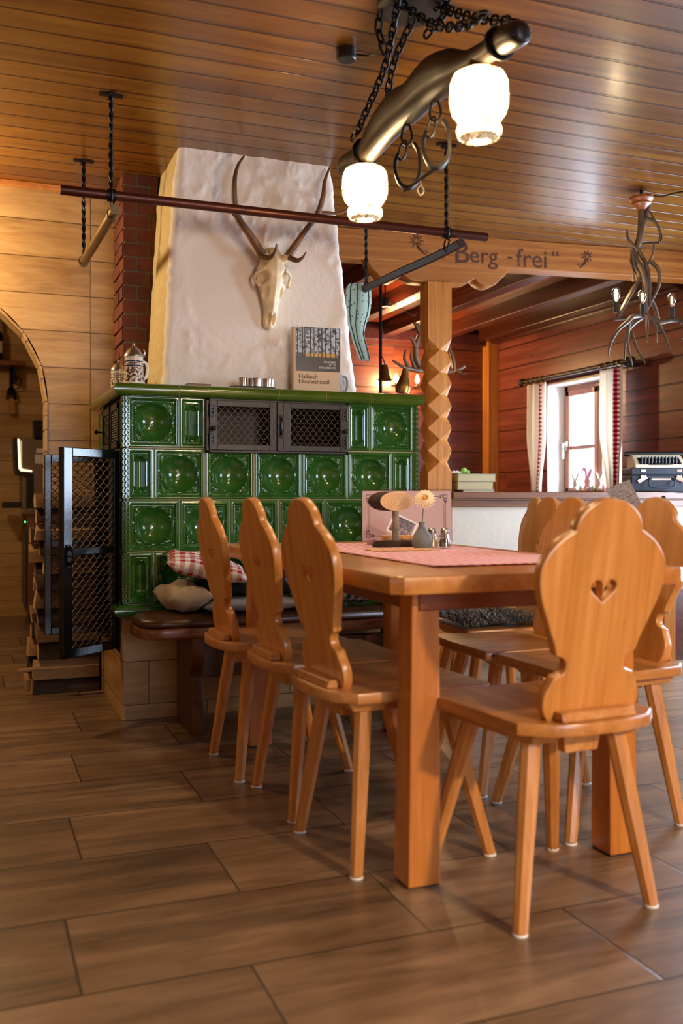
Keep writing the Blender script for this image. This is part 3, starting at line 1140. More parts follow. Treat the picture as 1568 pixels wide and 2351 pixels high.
LA, LB = 0.335, 0.262
A = leaf('a', LA, 0.835)
A.location = Vector((0.575, 4.135, 0.29)) + OF
A.rotation_euler = (0, 0, pi + 0.725)
hd = MB()
hd.box((LA - 0.036, 0.028, 0.36), (LA - 0.014, 0.034, 0.45))
hd.tube(spl([(LA - 0.025, 0.032, 0.37), (LA - 0.025, 0.052, 0.385), (LA - 0.025, 0.056, 0.405), (LA - 0.025, 0.052, 0.425), (LA - 0.025, 0.032, 0.44)], 4), 0.007, 8)
hd.tube([(LA - 0.02, 0.04, 0.405), (LA - 0.005, 0.05, 0.405)], 0.006, 8)
hd.build('latch', M['iron'], A)
for zc in (0.13, 0.70):
    hg = MB()
    hg.tube([(-0.004, 0.014, zc - 0.05), (-0.004, 0.014, zc + 0.05)], 0.008, 8)
    for e in (-0.03, 0, 0.03):
        hg.sphere((0.018, 0.030, zc + e), 0.005, 8)
    hg.build('hinge', M['iron'], A)
B = leaf('b', LB, 0.835, 0.03)
B.location = Vector((0.582, 4.66, 0.29)) + OF
B.rotation_euler = (0, 0, pi + 0.06)
for zc in (0.13, 0.70):
    MB().tube([(-0.004, 0.014, zc - 0.05), (-0.004, 0.014, zc + 0.05)], 0.008, 8).build('hinge', M['iron'], B)
dfm = MB().box((SX0 - 0.012, yA - 0.03, 0.27), (SX0 + 0.02, yA, 1.135)).box((SX0 - 0.012, yB2, 0.27), (SX0 + 0.02, yB2 + 0.03, 1.135))
dfm.box((SX0 - 0.012, yA, 1.115), (SX0 + 0.02, yB2, 1.135)).box((SX0 - 0.012, yA, 0.27), (SX0 + 0.02, yB2, 0.295))
sput(dfm.build('door_frame', M['doorpaint'], st, bevel=0.003, smooth=0))

# ---- hood
hood = MB()
NZ, za, zb = 96, 1.397, HC + 0.002


def hood_outline(z):
    t = (z - za) / (zb - za)
    xl, xr = 0.792 + (0.852 - 0.792) * t, 1.708 + (1.575 - 1.708) * t
    if t > 0.86:
        xl += 0.0 + 0.012 * ((t - 0.86) / 0.14)
    yf, yk, c = 4.205, YB - 0.002, 0.028
    P = [(xl, yk + 0.0)]
    for i in range(1, 15):
        P.append((xl, yk + (yf + c - yk) * i / 15))
    for i in range(7):
        a = pi + (pi / 2) * i / 6
        P.append((xl + c + c * cos(a), yf + c + c * sin(a)))
    for i in range(1, 100):
        P.append((xl + c + (xr - xl - 2 * c) * i / 100, yf))
    for i in range(7):
        a = -pi / 2 + (pi / 2) * i / 6
        P.append((xr - c + c * cos(a), yf + c + c * sin(a)))
    for i in range(1, 16):
        P.append((xr, yf + c + (yk - yf - c) * i / 15))
    return P


vs, fs, mi = [], [], []
for j in range(NZ + 1):
    z = za + (zb - za) * j / NZ
    P = hood_outline(z)
    n = len(P)
    for i, (x, y) in enumerate(P):
        a, b = P[max(i - 1, 0)], P[min(i + 1, n - 1)]
        d = Vector((b[0] - a[0], b[1] - a[1])).normalized()
        nr = Vector((d.y, -d.x))
        p = Vector((x, y, z))
        # smooth sunk field in the middle of the front, rough around it
        ex = (x - 1.25) / 0.36 + 0.18 * noise.noise(Vector((z * 5, x * 3, 1)))
        ez = (z - 1.86) / 0.245 + 0.20 * noise.noise(Vector((x * 6, z * 4, 5)))
        e = (abs(ex) ** 3 + abs(ez) ** 3) ** (1 / 3)
        rough = sst((e - 0.93) / 0.12)
        if i < 16 or i > n - 16:
            rough = 0.5
        f1 = noise.fractal(p * 11, 1.0, 2.0, 4)
        f2 = max(0.0, noise.noise(p * 26 + Vector((3, 1, 2)))) ** 2
        dsp = rough * (0.006 + 0.007 * f1 + 0.014 * f2) + 0.0015 * noise.noise(p * 7)
        if i <= 1 or i >= n - 2:
            dsp = 0
        vs.append((x + nr.x * dsp, y + nr.y * dsp, z))
for j in range(NZ):
    for i in range(n - 1):
        a = j * n + i
        fs.append((a, a + 1, a + n + 1, a + n))
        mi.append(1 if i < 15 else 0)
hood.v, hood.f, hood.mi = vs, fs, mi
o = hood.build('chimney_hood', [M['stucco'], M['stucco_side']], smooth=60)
tag(o, 'white rough-plastered tapering chimney hood standing on the green stove', 'chimney hood')

# ---- brick flue between hood and wall
br = MB()
bx0, bx1, by0, by1 = 0.682, 0.79, 4.63, YB


def hood_left(z):
    return 0.789 + (0.849 - 0.789) * (z - 1.397) / (HC - 1.397)


br.rings([[(bx0 + 0.006, by0 + 0.006, z), (hood_left(z), by0 + 0.006, z), (hood_left(z), by1 - 0.002, z), (bx0 + 0.006, by1 - 0.002, z)] for z in (1.402, HC)], mi=1)
zc, row = 1.402, 0
while zc < HC - 0.02:
    h = min(0.056, HC - zc - 0.002)
    cut = 0.118 if row % 2 == 0 else 0.06
    bx1 = hood_left(zc)
    cut = min(cut, bx1 - bx0 - 0.02)
    for xa, xb in ((bx0, bx0 + cut), (bx0 + cut + 0.012, bx1)):
        j = lambda s=0.003: random.uniform(-s, s)
        br.add([(xa, by0 + j(), zc + j(.002)), (xb, by0 + j(), zc + j(.002)), (xb, by0 + 0.05, zc), (xa, by0 + 0.05, zc),
                (xa, by0 + j(), zc + h), (xb, by0 + j(), zc + h), (xb, by0 + 0.05, zc + h), (xa, by0 + 0.05, zc + h)],
               [(0, 3, 2, 1), (4, 5, 6, 7), (0, 1, 5, 4), (1, 2, 6, 5), (2, 3, 7, 6), (3, 0, 4, 7)])
    ys = [by0 + 0.002, by0 + (0.12 if row % 2 else 0.24), by1]
    for ya, yb in zip(ys, ys[1:]):
        j = lambda s=0.004: random.uniform(-s, s)
        o1 = j()
        br.add([(bx0 - 0.003 + o1, ya + 0.006, zc), (bx0 - 0.003 + j(), yb - 0.006, zc), (bx0 + 0.05, yb - 0.006, zc), (bx0 + 0.05, ya + 0.006, zc),
                (bx0 - 0.003 + o1, ya + 0.006, zc + h), (bx0 - 0.003 + j(), yb - 0.006, zc + h), (bx0 + 0.05, yb - 0.006, zc + h), (bx0 + 0.05, ya + 0.006, zc + h)],
               [(0, 3, 2, 1), (4, 5, 6, 7), (0, 1, 5, 4), (1, 2, 6, 5), (2, 3, 7, 6), (3, 0, 4, 7)])
    zc += 0.068
    row += 1
o = br.build('brick_chimney', [M['brick'], M['mortar']], smooth=0)
tag(o, 'narrow red brick flue between the white hood and the tiled wall', 'chimney')
# ================================================================== TABLE
TX0, TX1, TY0, TY1, TZ = 0.888, 1.70, 1.955, 3.575, 0.75
tb = thing('dining_table', 'honey-coloured wooden dining table with square legs under a red checked runner', 'table', ((TX0 + TX1) / 2, (TY0 + TY1) / 2, 0))
hx, hy = (TX1 - TX0) / 2, (TY1 - TY0) / 2
c = 0.022
ol = [(-hx + c, -hy), (hx - c, -hy), (hx, -hy + c), (hx, hy - c), (hx - c, hy), (-hx + c, hy), (-hx, hy - c), (-hx, -hy + c)]
link('tabletop', shape2d('tabletop', [ol], 0.042, M['table'], 0.005), tb, (0, 0, TZ - 0.021))
ap = 0.105
for s in (-1, 1):
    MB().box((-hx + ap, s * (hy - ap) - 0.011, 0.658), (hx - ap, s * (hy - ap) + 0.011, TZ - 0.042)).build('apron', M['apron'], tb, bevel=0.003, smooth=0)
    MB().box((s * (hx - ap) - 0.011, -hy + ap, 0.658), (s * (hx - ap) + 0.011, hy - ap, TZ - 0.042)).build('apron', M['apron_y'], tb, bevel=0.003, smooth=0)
for sx_ in (-1, 1):
    for sy_ in (-1, 1):
        cx, cy = sx_ * (hx - 0.125), sy_ * (hy - 0.137 if sy_ < 0 else hy - 0.105)
        a, b = 0.037, 0.041
        lg = MB().rings([[(cx - a * k2 + dx, cy - a * k2, z), (cx + a * k2 + dx, cy - a * k2, z), (cx + a * k2 + dx, cy + a * k2, z), (cx - a * k2 + dx, cy + a * k2, z)]
                         for z, k2, dx in ((0.004, 1.16, sx_ * 0.006), (TZ - 0.042, 0.98, 0.0))])
        lo = lg.build('leg', M['table_leg'], tb, bevel=0.004, smooth=0)
        MB().box((cx - 0.036, cy - 0.036, 0), (cx + 0.036, cy + 0.036, 0.005)).build('felt_pad', M['blackp'], lo, smooth=0)

# ================================================================== CHAIRS
ch = thing('heart_chair', 'x', 'chair')
rt = [(0.0, 0.055), (0.0, 0.104), (0.012, 0.116), (0.03, 0.124), (0.055, 0.124), (0.078, 0.112), (0.093, 0.104), (0.096, 0.098)]
neck = [(0.100, 0.086), (0.108, 0.077), (0.122, 0.074), (0.136, 0.079), (0.144, 0.090), (0.147, 0.100)]
up = [(0.150, 0.104), (0.17, 0.110), (0.215, 0.130), (0.27, 0.154), (0.315, 0.164), (0.35, 0.158), (0.385, 0.132), (0.408, 0.098), (0.413, 0.089)]
top = [(0.416, 0.086), (0.43, 0.083), (0.45, 0.072), (0.468, 0.050), (0.478, 0.026), (0.481, 0.0)]
side = rt[:1] + [tuple(p)[:2] for p in spl([(a, b, 0) for a, b in rt[1:]], 3)] + [tuple(p)[:2] for p in spl([(a, b, 0) for a, b in neck], 3)] + \
    [tuple(p)[:2] for p in spl([(a, b, 0) for a, b in up], 4)] + [tuple(p)[:2] for p in spl([(a, b, 0) for a, b in top], 4)]
outl = [(b, a) for a, b in side] + [(-b, a) for a, b in side[::-1][1:]]
heart = []
for i in range(36):
    t = 2 * pi * i / 36
    hxx = 16 * sin(t) ** 3
    hzz = 13 * cos(t) - 5 * cos(2 * t) - 2 * cos(3 * t) - cos(4 * t)
    heart.append((hxx / 16 * 0.038, 0.281 + (hzz + 2.5) / 14.5 * 0.031))
bk = shape2d('backrest', [outl, heart], 0.026, M['chair'], 0.004)
bk.transform(Matrix.Rotation(pi / 2, 4, 'X'))
TILT = radians(9.5)
link('backrest', bk, ch, (0, -0.158, 0.449), (TILT, 0, 0))
so = [(-0.20, 0.205), (0.20, 0.205), (0.207, 0.19), (0.178, -0.16), (0.13, -0.205), (0.05, -0.222), (-0.05, -0.222), (-0.13, -0.205), (-0.178, -0.16), (-0.207, 0.19)]
link('seat', shape2d('seat', [so], 0.028, M['chair_seat'], 0.005), ch, (0, 0, 0.436))
bt_ = MB().rings([[(-0.098, -0.02, 0), (0.098, -0.02, 0), (0.098, 0.014, 0), (-0.098, 0.014, 0)], [(-0.098, -0.014, 0.02), (0.098, -0.014, 0.02), (0.098, 0.014, 0.02), (-0.098, 0.014, 0.02)]])
bt_.build('batten', M['chair_seat'], ch, (0, -0.188, 0.45), bevel=0.004, smooth=0)
for s in (-1, 1):
    MB().rings([[(s * 0.11 - 0.04, -0.175, 0.422), (s * 0.11 + 0.04, -0.175, 0.422), (s * 0.13 + 0.04, 0.17, 0.422), (s * 0.13 - 0.04, 0.17, 0.422)],
                [(s * 0.11 - 0.034, -0.155, 0.396), (s * 0.11 + 0.034, -0.155, 0.396), (s * 0.13 + 0.034, 0.15, 0.396), (s * 0.13 - 0.034, 0.15, 0.396)]]
               ).build('cleat', M['chair_seat'], ch, bevel=0.003, smooth=0)
MB().rings([[(-0.052, -0.15, 0.422), (0.052, -0.15, 0.422), (0.052, -0.118, 0.422), (-0.052, -0.118, 0.422)],
            [(-0.044, -0.143, 0.365), (0.044, -0.143, 0.365), (0.044, -0.115, 0.365), (-0.044, -0.115, 0.365)]]).build('tenon', M['chair_seat'], ch, bevel=0.003, smooth=0)
for sx_, y0, yb, xb in ((-1, -0.115, -0.165, 0.178), (1, -0.115, -0.165, 0.178), (-1, 0.125, 0.215, 0.188), (1, 0.125, 0.215, 0.188)):
    A_, B_ = Vector((sx_ * 0.115, y0, 0.40)), Vector((sx_ * xb, yb, 0.005))
    lg = MB().tube([A_, A_.lerp(B_, 0.3), B_], [0.0225, 0.022, 0.0165], 8)
    lo = lg.build('leg', M['chair'], ch, smooth=0)
    MB().lathe([(0.0165, 0), (0.0175, 0.003), (0.0165, 0.006)], 12, (B_.x, B_.y, 0)).build('foot_glide', M['white'], lo)
ch['group'] = 'heart-cut chairs around the tables'
chairs = [((0.985, 3.212), -90, 'heart-cut wooden chair nearest the stove on the table\'s left side'),
          ((1.024, 2.785), -89, 'middle heart-cut wooden chair of three on the table\'s left side'),
          ((1.03, 2.352), -86, 'heart-cut wooden chair nearest the viewer on the table\'s left side'),
          ((1.256, 1.93), 3, 'big front heart-cut chair at the table\'s near end with its back to us'),
          ((1.71, 2.36), 91, 'heart-cut wooden chair at far right, right of the big front chair'),
          ((1.70, 2.79), 88, 'second heart-cut chair from the front on the table\'s right side, bare seat'),
          ((1.885, 3.22), 86, 'heart-cut chair with the grey sheepskin on its seat, right side of table'),
          ((2.28, 3.98), 72, 'darker heart-cut chair farthest back, peeping out left of the right-hand chair backs')]
for i, ((x, y), rz, lab) in enumerate(chairs):
    o = ch if i == 0 else copy_tree(ch)
    o.location = (x, y, 0)
    o.rotation_euler = (0, 0, radians(rz))
    o['label'] = lab
# ================================================================== STOVE BENCH AND CUSHIONS
bn = thing('stove_bench', 'wooden bench with a brown leather pad along the foot of the green stove', 'bench', (1.5, 3.83, 0))
bo = Vector((-1.5, -3.83, 0))


def bench_outline(x0, x1, y0, y1, r):
    P = [(x1, y0), (x1, y1), (x0 + r, y1)]
    P += [(x0 + r - r * sin(t), y1 - r + r * cos(t)) for t in [pi / 2 * i / 6 for i in range(1, 7)]]
    P += [(x0 + r - r * cos(t), y0 + r - r * sin(t)) for t in [pi / 2 * i / 6 for i in range(0, 7)]]
    return P


link('seat_board', shape2d('seat_board', [bench_outline(0.605, 1.93, 3.655, 3.97, 0.09)], 0.042, M['benchwood'], 0.008), bn, bo + Vector((0, 0, 0.402)))
pd = MB()
ol = bench_outline(0.615, 1.925, 3.665, 3.972, 0.085)
cen = Vector((1.45, 3.82))
rg = []
for z, k2 in ((0.424, 0.0), (0.428, -0.006), (0.444, -0.008), (0.456, 0.004), (0.463, 0.02), (0.466, 0.05)):
    rg.append([(x - (1 if x > 1.4 else -1) * k2, y - (1 if y > 3.82 else -1) * k2, z) for x, y in ol])
pd.rings(rg)
pd.build('leather_pad', M['leather'], bn, bo, smooth=70)
for xa in (0.80, 1.72):
    pr2 = [(3.665, 0), (3.665, 0.10), (3.70, 0.20), (3.70, 0.24), (3.668, 0.30), (3.665, 0.381), (3.95, 0.381), (3.95, 0)]
    pr2 = [pr2[0]] + [tuple(p)[:2] for p in spl([(a, b, 0) for a, b in pr2[1:6]], 4)] + pr2[6:]
    lm = shape2d('leg', [pr2], 0.05, M['benchleg'], 0.004)
    lm.transform(Matrix(((0, 0, 1, xa + 0.025), (1, 0, 0, 0), (0, 1, 0, 0), (0, 0, 0, 1))))
    link('leg', lm, bn, bo)
MB().box((0.85, 3.80, 0.20), (1.72, 3.83, 0.34)).build('stretcher', M['benchleg'], bn, bo, bevel=0.004, smooth=0)


def pillow(name, mat, a, b, h, loc, rot, label, cat='cushion', group=None, lump=0.02, seed=0):
    mb = MB()
    n = 18
    vs = []
    for sgn in (1, -1):
        for j in range(n + 1):
            for i in range(n + 1):
                u, v = -1 + 2 * i / n, -1 + 2 * j / n
                e = max(0.0, (1 - abs(u) ** 2.6)) ** 0.5 * max(0.0, (1 - abs(v) ** 2.6)) ** 0.5
                pin = 1 - 0.05 * (1 - abs(v)) * abs(u) if True else 1
                x, y = u * a * (1 - 0.06 * (1 - v * v) * u * u), v * b * (1 - 0.06 * (1 - u * u) * v * v)
                z = sgn * h * e + lump * noise.noise(Vector((u * 1.6 + seed, v * 1.6, seed * 2.0)))
                vs.append((x, y, z))
    m = (n + 1) ** 2
    fs = []
    for s in range(2):
        for j in range(n):
            for i in range(n):
                q = s * m + j * (n + 1) + i
                f = (q, q + 1, q + n + 2, q + n + 1)
                fs.append(f if s == 0 else f[::-1])
    mb.add(vs, fs)
    me = mb.mesh(name, mat, 0)
    bm = bmesh.new()
    bm.from_mesh(me)
    bmesh.ops.remove_doubles(bm, verts=bm.verts, dist=0.0006)
    bm.to_mesh(me)
    bm.free()
    me.polygons.foreach_set('use_smooth', [True] * len(me.polygons))
    o = link(name, me, None, loc, rot)
    return tag(o, label, cat, group)


GR = gingham('red_gingham', (0.42, 0.02, 0.03), 26)
GB = gingham('blue_gingham', (0.05, 0.09, 0.13), 24)
M['linen'] = plain('beige_cotton', 'B4A58C', 0.95, bump=0.5, bscale=60, var=0.1)
M['greyfab'] = plain('grey_weave', '8E8C8C', 0.95, bump=0.5, bscale=200)
M['darkgreen'] = plain('dark_green_cloth', '18221E', 0.95, bump=0.4, bscale=120)
pillow('roll_cushion', M['linen'], 0.085, 0.145, 0.055, (0.80, 3.84, 0.53), (0, 0, 0.1), 'beige cotton cushion lying lowest at the left end of the stove bench', seed=1)
pillow('floor_cushion', M['greyfab'], 0.22, 0.13, 0.03, (1.07, 3.80, 0.495), (0, 0, 0.0), 'flat grey woven cushion on the bench under the dark green cloth', seed=2, lump=0.006)
pillow('folded_blanket', M['darkgreen'], 0.13, 0.125, 0.028, (0.985, 3.855, 0.558), (0.06, 0.06, 0.1), 'dark green folded cloth between the beige and red cushions', 'blanket', seed=3)
pillow('gingham_cushion', GR, 0.17, 0.14, 0.042, (0.90, 3.845, 0.642), (0.10, 0.20, -0.15), 'red and white gingham cushion on top of the pile on the stove bench', seed=4)
pillow('check_cushion', GB, 0.18, 0.13, 0.05, (1.46, 3.84, 0.54), (0.10, 0.10, 0.1), 'dark blue and white checked cushion on the bench behind the middle chair', seed=5)
pillow('printed_cushion', M['cream'], 0.15, 0.13, 0.03, (1.78, 3.80, 0.498), (0, 0, 0.0), 'pale cushion lying flat on the bench behind the nearest left chair', seed=6, lump=0.006)
bag = thing('tote_bag', 'dark bag with a blue-grey cord handle lying on the bench cushions', 'bag', (1.20, 3.87, 0.565))
o = pillow('bag_body', plain('bag_cloth', '3A3F4A', 0.9, var=0.3), 0.11, 0.12, 0.05, (0, 0, 0.03), (0.2, 0.1, 0.2), None, None, seed=8)
o.parent = bag
MB().tube(spl([(-0.05, -0.11, 0.02), (-0.07, -0.13, 0.10), (-0.02, -0.12, 0.135), (0.01, -0.12, 0.10), (0.0, -0.13, 0.03), (0.05, -0.12, -0.02)], 6), 0.005, 6).build(
    'handle', plain('cord', '4A4C5C', 0.8), bag)

# sheepskin on a chair seat (fur strands in one mesh)
fur = MB()
random.seed(3)
fx, fy, fz = 1.835, 3.22, 0.4555
base = []
for j in range(13):
    for i in range(13):
        u, v = -1 + i / 6, -1 + j / 6
        e = max(0, 1 - (u * u + v * v) * 0.5)
        base.append((u * 0.17, v * 0.185, 0.002 + 0.028 * e))
fur.add(base, [(j * 13 + i, j * 13 + i + 1, j * 13 + i + 14, j * 13 + i + 13) for j in range(12) for i in range(12)])
for q in range(4200):
    u, v = random.uniform(-1, 1), random.uniform(-1, 1)
    e = max(0, 1 - (u * u + v * v) * 0.5)
    p = Vector((u * 0.175, v * 0.19, 0.002 + 0.026 * e))
    d = Vector((u * 0.6 + random.uniform(-.7, .7), v * 0.6 + random.uniform(-.7, .7), 0.9)).normalized() * random.uniform(0.018, 0.032)
    s = Vector((random.uniform(-1, 1), random.uniform(-1, 1), 0)).normalized() * 0.0016
    m = p + d * 0.6
    t = p + d + Vector((d.x, d.y, -0.008)) * 0.5
    mi = random.choice((0, 0, 1, 2))
    fur.add([p - s, p + s, m + s * 0.8, m - s * 0.8, t], [(0, 1, 2, 3), (3, 2, 4)], mi)
o = fur.build('sheepskin', [plain('fur_dark', '3A3638', 0.7), plain('fur_mid', '6E6868', 0.7), plain('fur_light', 'A29C9A', 0.7)], None, (fx, fy, fz), smooth=0)
tag(o, 'shaggy grey sheepskin lying on a chair seat seen under the table', 'sheepskin')

# ================================================================== FIREWOOD
random.seed(11)
WD = [plain('split_wood_a', '9A744A', 0.85, bump=0.6, bscale=30, var=0.25, stretch=(1, 10, 10)),
      plain('split_wood_b', '6E4C2C', 0.85, bump=0.6, bscale=30, var=0.3, stretch=(1, 10, 10))]
BARK = plain('bark', '3A2A1E', 0.95, bump=1.0, bscale=35, var=0.4, vscale=14)
ENDG = plain('end_grain', 'C49C64', 0.85, bump=0.3, bscale=80, var=0.15)
ORD = ['first', 'second', 'third', 'fourth', 'fifth', 'sixth', 'seventh', 'eighth', 'ninth', 'tenth', 'eleventh', 'twelfth']


def log(name, label, L, a, b, loc, kind, skew, group):
    mb = MB()
    j = lambda s: random.uniform(-s, s)
    pr3 = [(-a, 0.0), (a, 0.0), (a + j(.006), b * 0.55), (a * 0.5, b + j(.004)), (-a * 0.45, b), (-a + j(.006), b * 0.6)]
    if kind == 1:
        pr3 = [(-a, 0.0), (a, 0.0), (a * 0.95, b * 0.5), (a * 0.6, b * 0.86), (0, b), (-a * 0.6, b * 0.86), (-a * 0.95, b * 0.5)]
    m = 7
    rg = []
    for i in range(m + 1):
        x = L * i / m
        rg.append([(x + skew * p[1], p[0] + 0.003 * noise.noise(Vector((x * 14, p[0] * 30, p[1] * 30))), max(0.0, p[1] + (0.003 * noise.noise(Vector((x * 11, p[1] * 40, 3))) if p[1] > 0.01 else 0)))
                   for p in pr3])
    n = len(pr3)
    mb.rings(rg, caps=False)
    faces = len(mb.f)
    for q in range(faces):
        mb.mi[q] = 1 if kind == 1 and (q % n) not in (0,) or (q % n) == 3 and kind == 2 else 0
    mb.f.append(tuple(reversed(range(n))))
    mb.mi.append(2)
    mb.f.append(tuple(m * n + i for i in range(n)))
    mb.mi.append(2)
    o = mb.build(name, [random.choice(WD), BARK, ENDG], None, loc, (0, 0, j(0.03)), smooth=40)
    return tag(o, label, 'firewood', group)


for col, yc in ((0, 4.765), (1, 4.885)):
    z = 0.001
    for i in range(12):
        h = [0.066, 0.094, 0.082, 0.088, 0.072, 0.085, 0.076, 0.09, 0.07, 0.08, 0.074, 0.07][(i + 5 * col) % 12]
        x0 = 0.30 + random.uniform(-0.035, 0.025) - (0.018 if i < 4 else 0)
        kind = 1 if (i + col) % 2 == 0 else (2 if i % 3 == 0 else 0)
        if col == 0 and i == 1:
            kind = 0
        log('firewood_log', '%s log from the floor in the %s column of the firewood stack' % (ORD[i], 'front' if col == 0 else 'rear'),
            0.577 - x0, 0.054, h - 0.004, (x0, yc, z), kind, random.uniform(-.15, .15), 'split logs stacked beside the stove')
        z += h
# a thin stick poking out on the left
o = MB().tube([(0, 0, 0), (0.10, 0.004, 0.002), (0.2, 0.0, 0.0)], [0.009, 0.011, 0.010], 7).build('kindling_stick', WD[0], None, (0.205, 4.705, 0.118), (0, 0, 0.05))
tag(o, 'thin stick of kindling poking left out of the firewood stack near the floor', 'firewood')

# ================================================================== DRYING RACK ABOVE THE STOVE
RZ = 2.085
rk = thing('drying_rack', 'ceiling-hung rack of brown pipes above the green stove', 'rack', (1.23, 3.746, RZ))
ro = Vector((-1.23, -3.746, -RZ))
MB().tube([(0.317, 3.746, RZ), (2.146, 3.746, RZ)], 0.0185, 14).build('front_pipe', M['copper'], rk, ro)
MB().tube([(0.515, 3.70, 2.02), (0.49, 4.56, 2.015)], 0.02, 12).tube([(0.514, 3.76, 2.02), (0.5135, 3.78, 2.02)], 0.024, 12).tube(
    [(0.4905, 4.54, 2.015), (0.49, 4.565, 2.015)], 0.025, 12).build('left_pipe', M['brasspipe'], rk, ro)
MB().tube(spl([(1.995, 3.70, 2.033), (1.985, 3.95, 2.028), (1.955, 4.30, 2.024), (1.93, 4.75, 2.02)], 5), [0.02] * 16, 9).build('right_pole', M['darkwood'], rk, ro)


def twist(mb, a, b, r=0.0085):
    a, b = Vector(a), Vector(b)
    n = max(12, int((b - a).length / 0.006))
    for ph in (0, pi):
        mb.tube([a.lerp(b, i / n) + Vector((r * 0.55 * cos(i * 0.5 + ph), r * 0.55 * sin(i * 0.5 + ph), 0)) for i in range(n + 1)], r * 0.62, 5)
    return mb


for i, (x, y, zt, zl) in enumerate(((0.505, 3.746, HC, RZ), (0.487, 4.53, HC, 2.035), (1.945, 3.746, HC, RZ), (1.93, 4.62, HC, 2.03))):
    h = MB()
    h.box((x - 0.045, y - 0.012, zt - 0.008), (x + 0.045, y + 0.012, zt - 0.0005))
    h.box((x - 0.012, y - 0.03, zt - 0.012), (x + 0.012, y + 0.03, zt - 0.0005))
    twist(h, (x, y, zt - 0.01), (x, y, zl + 0.03))
    h.tube([(x + 0.0, y + 0.024 * cos(t), zl + 0.024 * sin(t)) for t in [2 * pi * k2 / 14 for k2 in range(14)]], 0.006, 6, closed=True)
    if y < 4:
        h.tube([(x - 0.016, y, zl), (x + 0.016, y, zl)], 0.0245, 12)
        h.tube(spl([(x, y, zl - 0.022), (x + 0.008, y - 0.012, zl - 0.035), (x, y - 0.022, zl - 0.05), (x + 0.0, y + 0.0, zl - 0.085), (x, y + 0.022, zl - 0.06), (x, y + 0.01, zl - 0.03)], 4), 0.004, 6)
    h.build('hanger', M['iron'], rk, ro)

# cloth hung over the far end of the right pole
cl = MB()
n = 16
rows = [(2.052, 0.055, 0.0, 0.0), (2.03, 0.068, 0.0, 0.0), (1.96, 0.07, 0.0, 0.01), (1.90, 0.066, -0.005, 0.02), (1.84, 0.05, -0.012, 0.02), (1.79, 0.036, -0.008, 0.01),
        (1.75, 0.036, 0.002, 0.01), (1.71, 0.034, 0.016, 0.01), (1.675, 0.032, 0.028, 0.01), (1.65, 0.030, 0.036, 0.01)]
rg = []
for z, hw, dx, fl in rows:
    rg.append([(1.92 + dx + hw * cos(2 * pi * j / n) * (1 + 0.12 * sin(3 * 2 * pi * j / n)), 4.69 + hw * 0.5 * sin(2 * pi * j / n) * (1 + 0.3 * sin(2 * 2 * pi * j / n + z * 9)), z) for j in range(n)])
cl.rings(rg, caps=True)
k = NT('green_sprigged_cloth')
vo = k.new('ShaderNodeTexVoronoi')
vo.inputs['Scale'].default_value = 55
k.link(k.obj(), vo.inputs['Vector'])
k.link(k.mix(k.smooth(vo.outputs['Distance'], 0.2, 0.28), lin('3C4A44'), lin('93A597')), k.b.inputs['Base Color'])
k.b.inputs['Roughness'].default_value = 0.95
o = cl.build('apron_cloth', k.m, smooth=60)
tag(o, 'sage green sprigged apron hanging from the dark pole right of the white hood', 'apron')
ed = MB()
for j in (9, 11, 14):
    ed.tube([Vector(rg[i][j]) + Vector((0, -0.002, 0)) for i in range(len(rg))], 0.0028, 5)
ed.build('piping', plain('apron_piping', '1E2A2A', 0.9), o)

# ================================================================== STAG SKULL
sk = thing('stag_skull', 'bleached stag skull with brown antlers hanging on the white hood', 'skull trophy', (1.272, 4.195, 1.69))
so_ = Vector((-1.272, -4.195, -1.69))
mb = MB()
# z, half width, depth out of wall, centre x
sec = [(2.058, 0.020, 0.045), (2.045, 0.040, 0.075), (2.02, 0.052, 0.098), (1.985, 0.062, 0.115), (1.95, 0.074, 0.122), (1.915, 0.077, 0.122), (1.885, 0.068, 0.118), (1.855, 0.054, 0.108),
       (1.82, 0.043, 0.094), (1.785, 0.034, 0.080), (1.755, 0.030, 0.068), (1.73, 0.030, 0.058), (1.71, 0.027, 0.048), (1.695, 0.018, 0.038), (1.689, 0.006, 0.026)]
sp = spl([Vector(q) for q in sec], 8)
n = 72
vs, mi = [], []
for z, hw, dp in sp:
    for j in range(n):
        a = 2 * pi * j / n
        x = hw * cos(a)
        yy = -sin(a)
        y = dp * 0.5 + (dp * 0.5) * (sin(a) if True else 0)
        xx = x * (1 if sin(a) < 0.2 else (1 - 0.22 * sin(a) ** 2))
        p = Vector((xx, -y, z))
        d = 0.0
        for s in (-1, 1):      # sockets, tear pits, nose opening
            for (cx, cz, rx, rz_, dep, side_) in ((0.058, 1.912, 0.024, 0.027, 0.050, 1), (0.036, 1.845, 0.010, 0.024, 0.020, 1), (0.011, 1.732, 0.0085, 0.022, 0.030, 0), (0.054, 1.985, 0.015, 0.024, 0.026, 1)):
                if sin(a) > -0.45:
                    q = ((p.x - s * cx) / rx) ** 2 + ((z - cz) / rz_) ** 2
                    d = max(d, dep * math.exp(-q * q))
        p.y += d
        p.x *= (1 - d * 4.0)
        ridge = math.exp(-(p.x / 0.006) ** 2) * 0.003 if z > 1.76 else 0
        p.y -= ridge if sin(a) > 0 else 0
        vs.append((p.x + 1.277 - (1.277 - 1.268) * (2.058 - z) / 0.37, 4.203 + p.y, z))
m = len(sp)
fs = []
for i in range(m - 1):
    for j in range(n):
        fs.append((i * n + j, i * n + (j + 1) % n, (i + 1) * n + (j + 1) % n, (i + 1) * n + j))
fs += [tuple(range(n)), tuple(reversed([(m - 1) * n + j for j in range(n)]))]
mb.add(vs, [f[::-1] for f in fs])
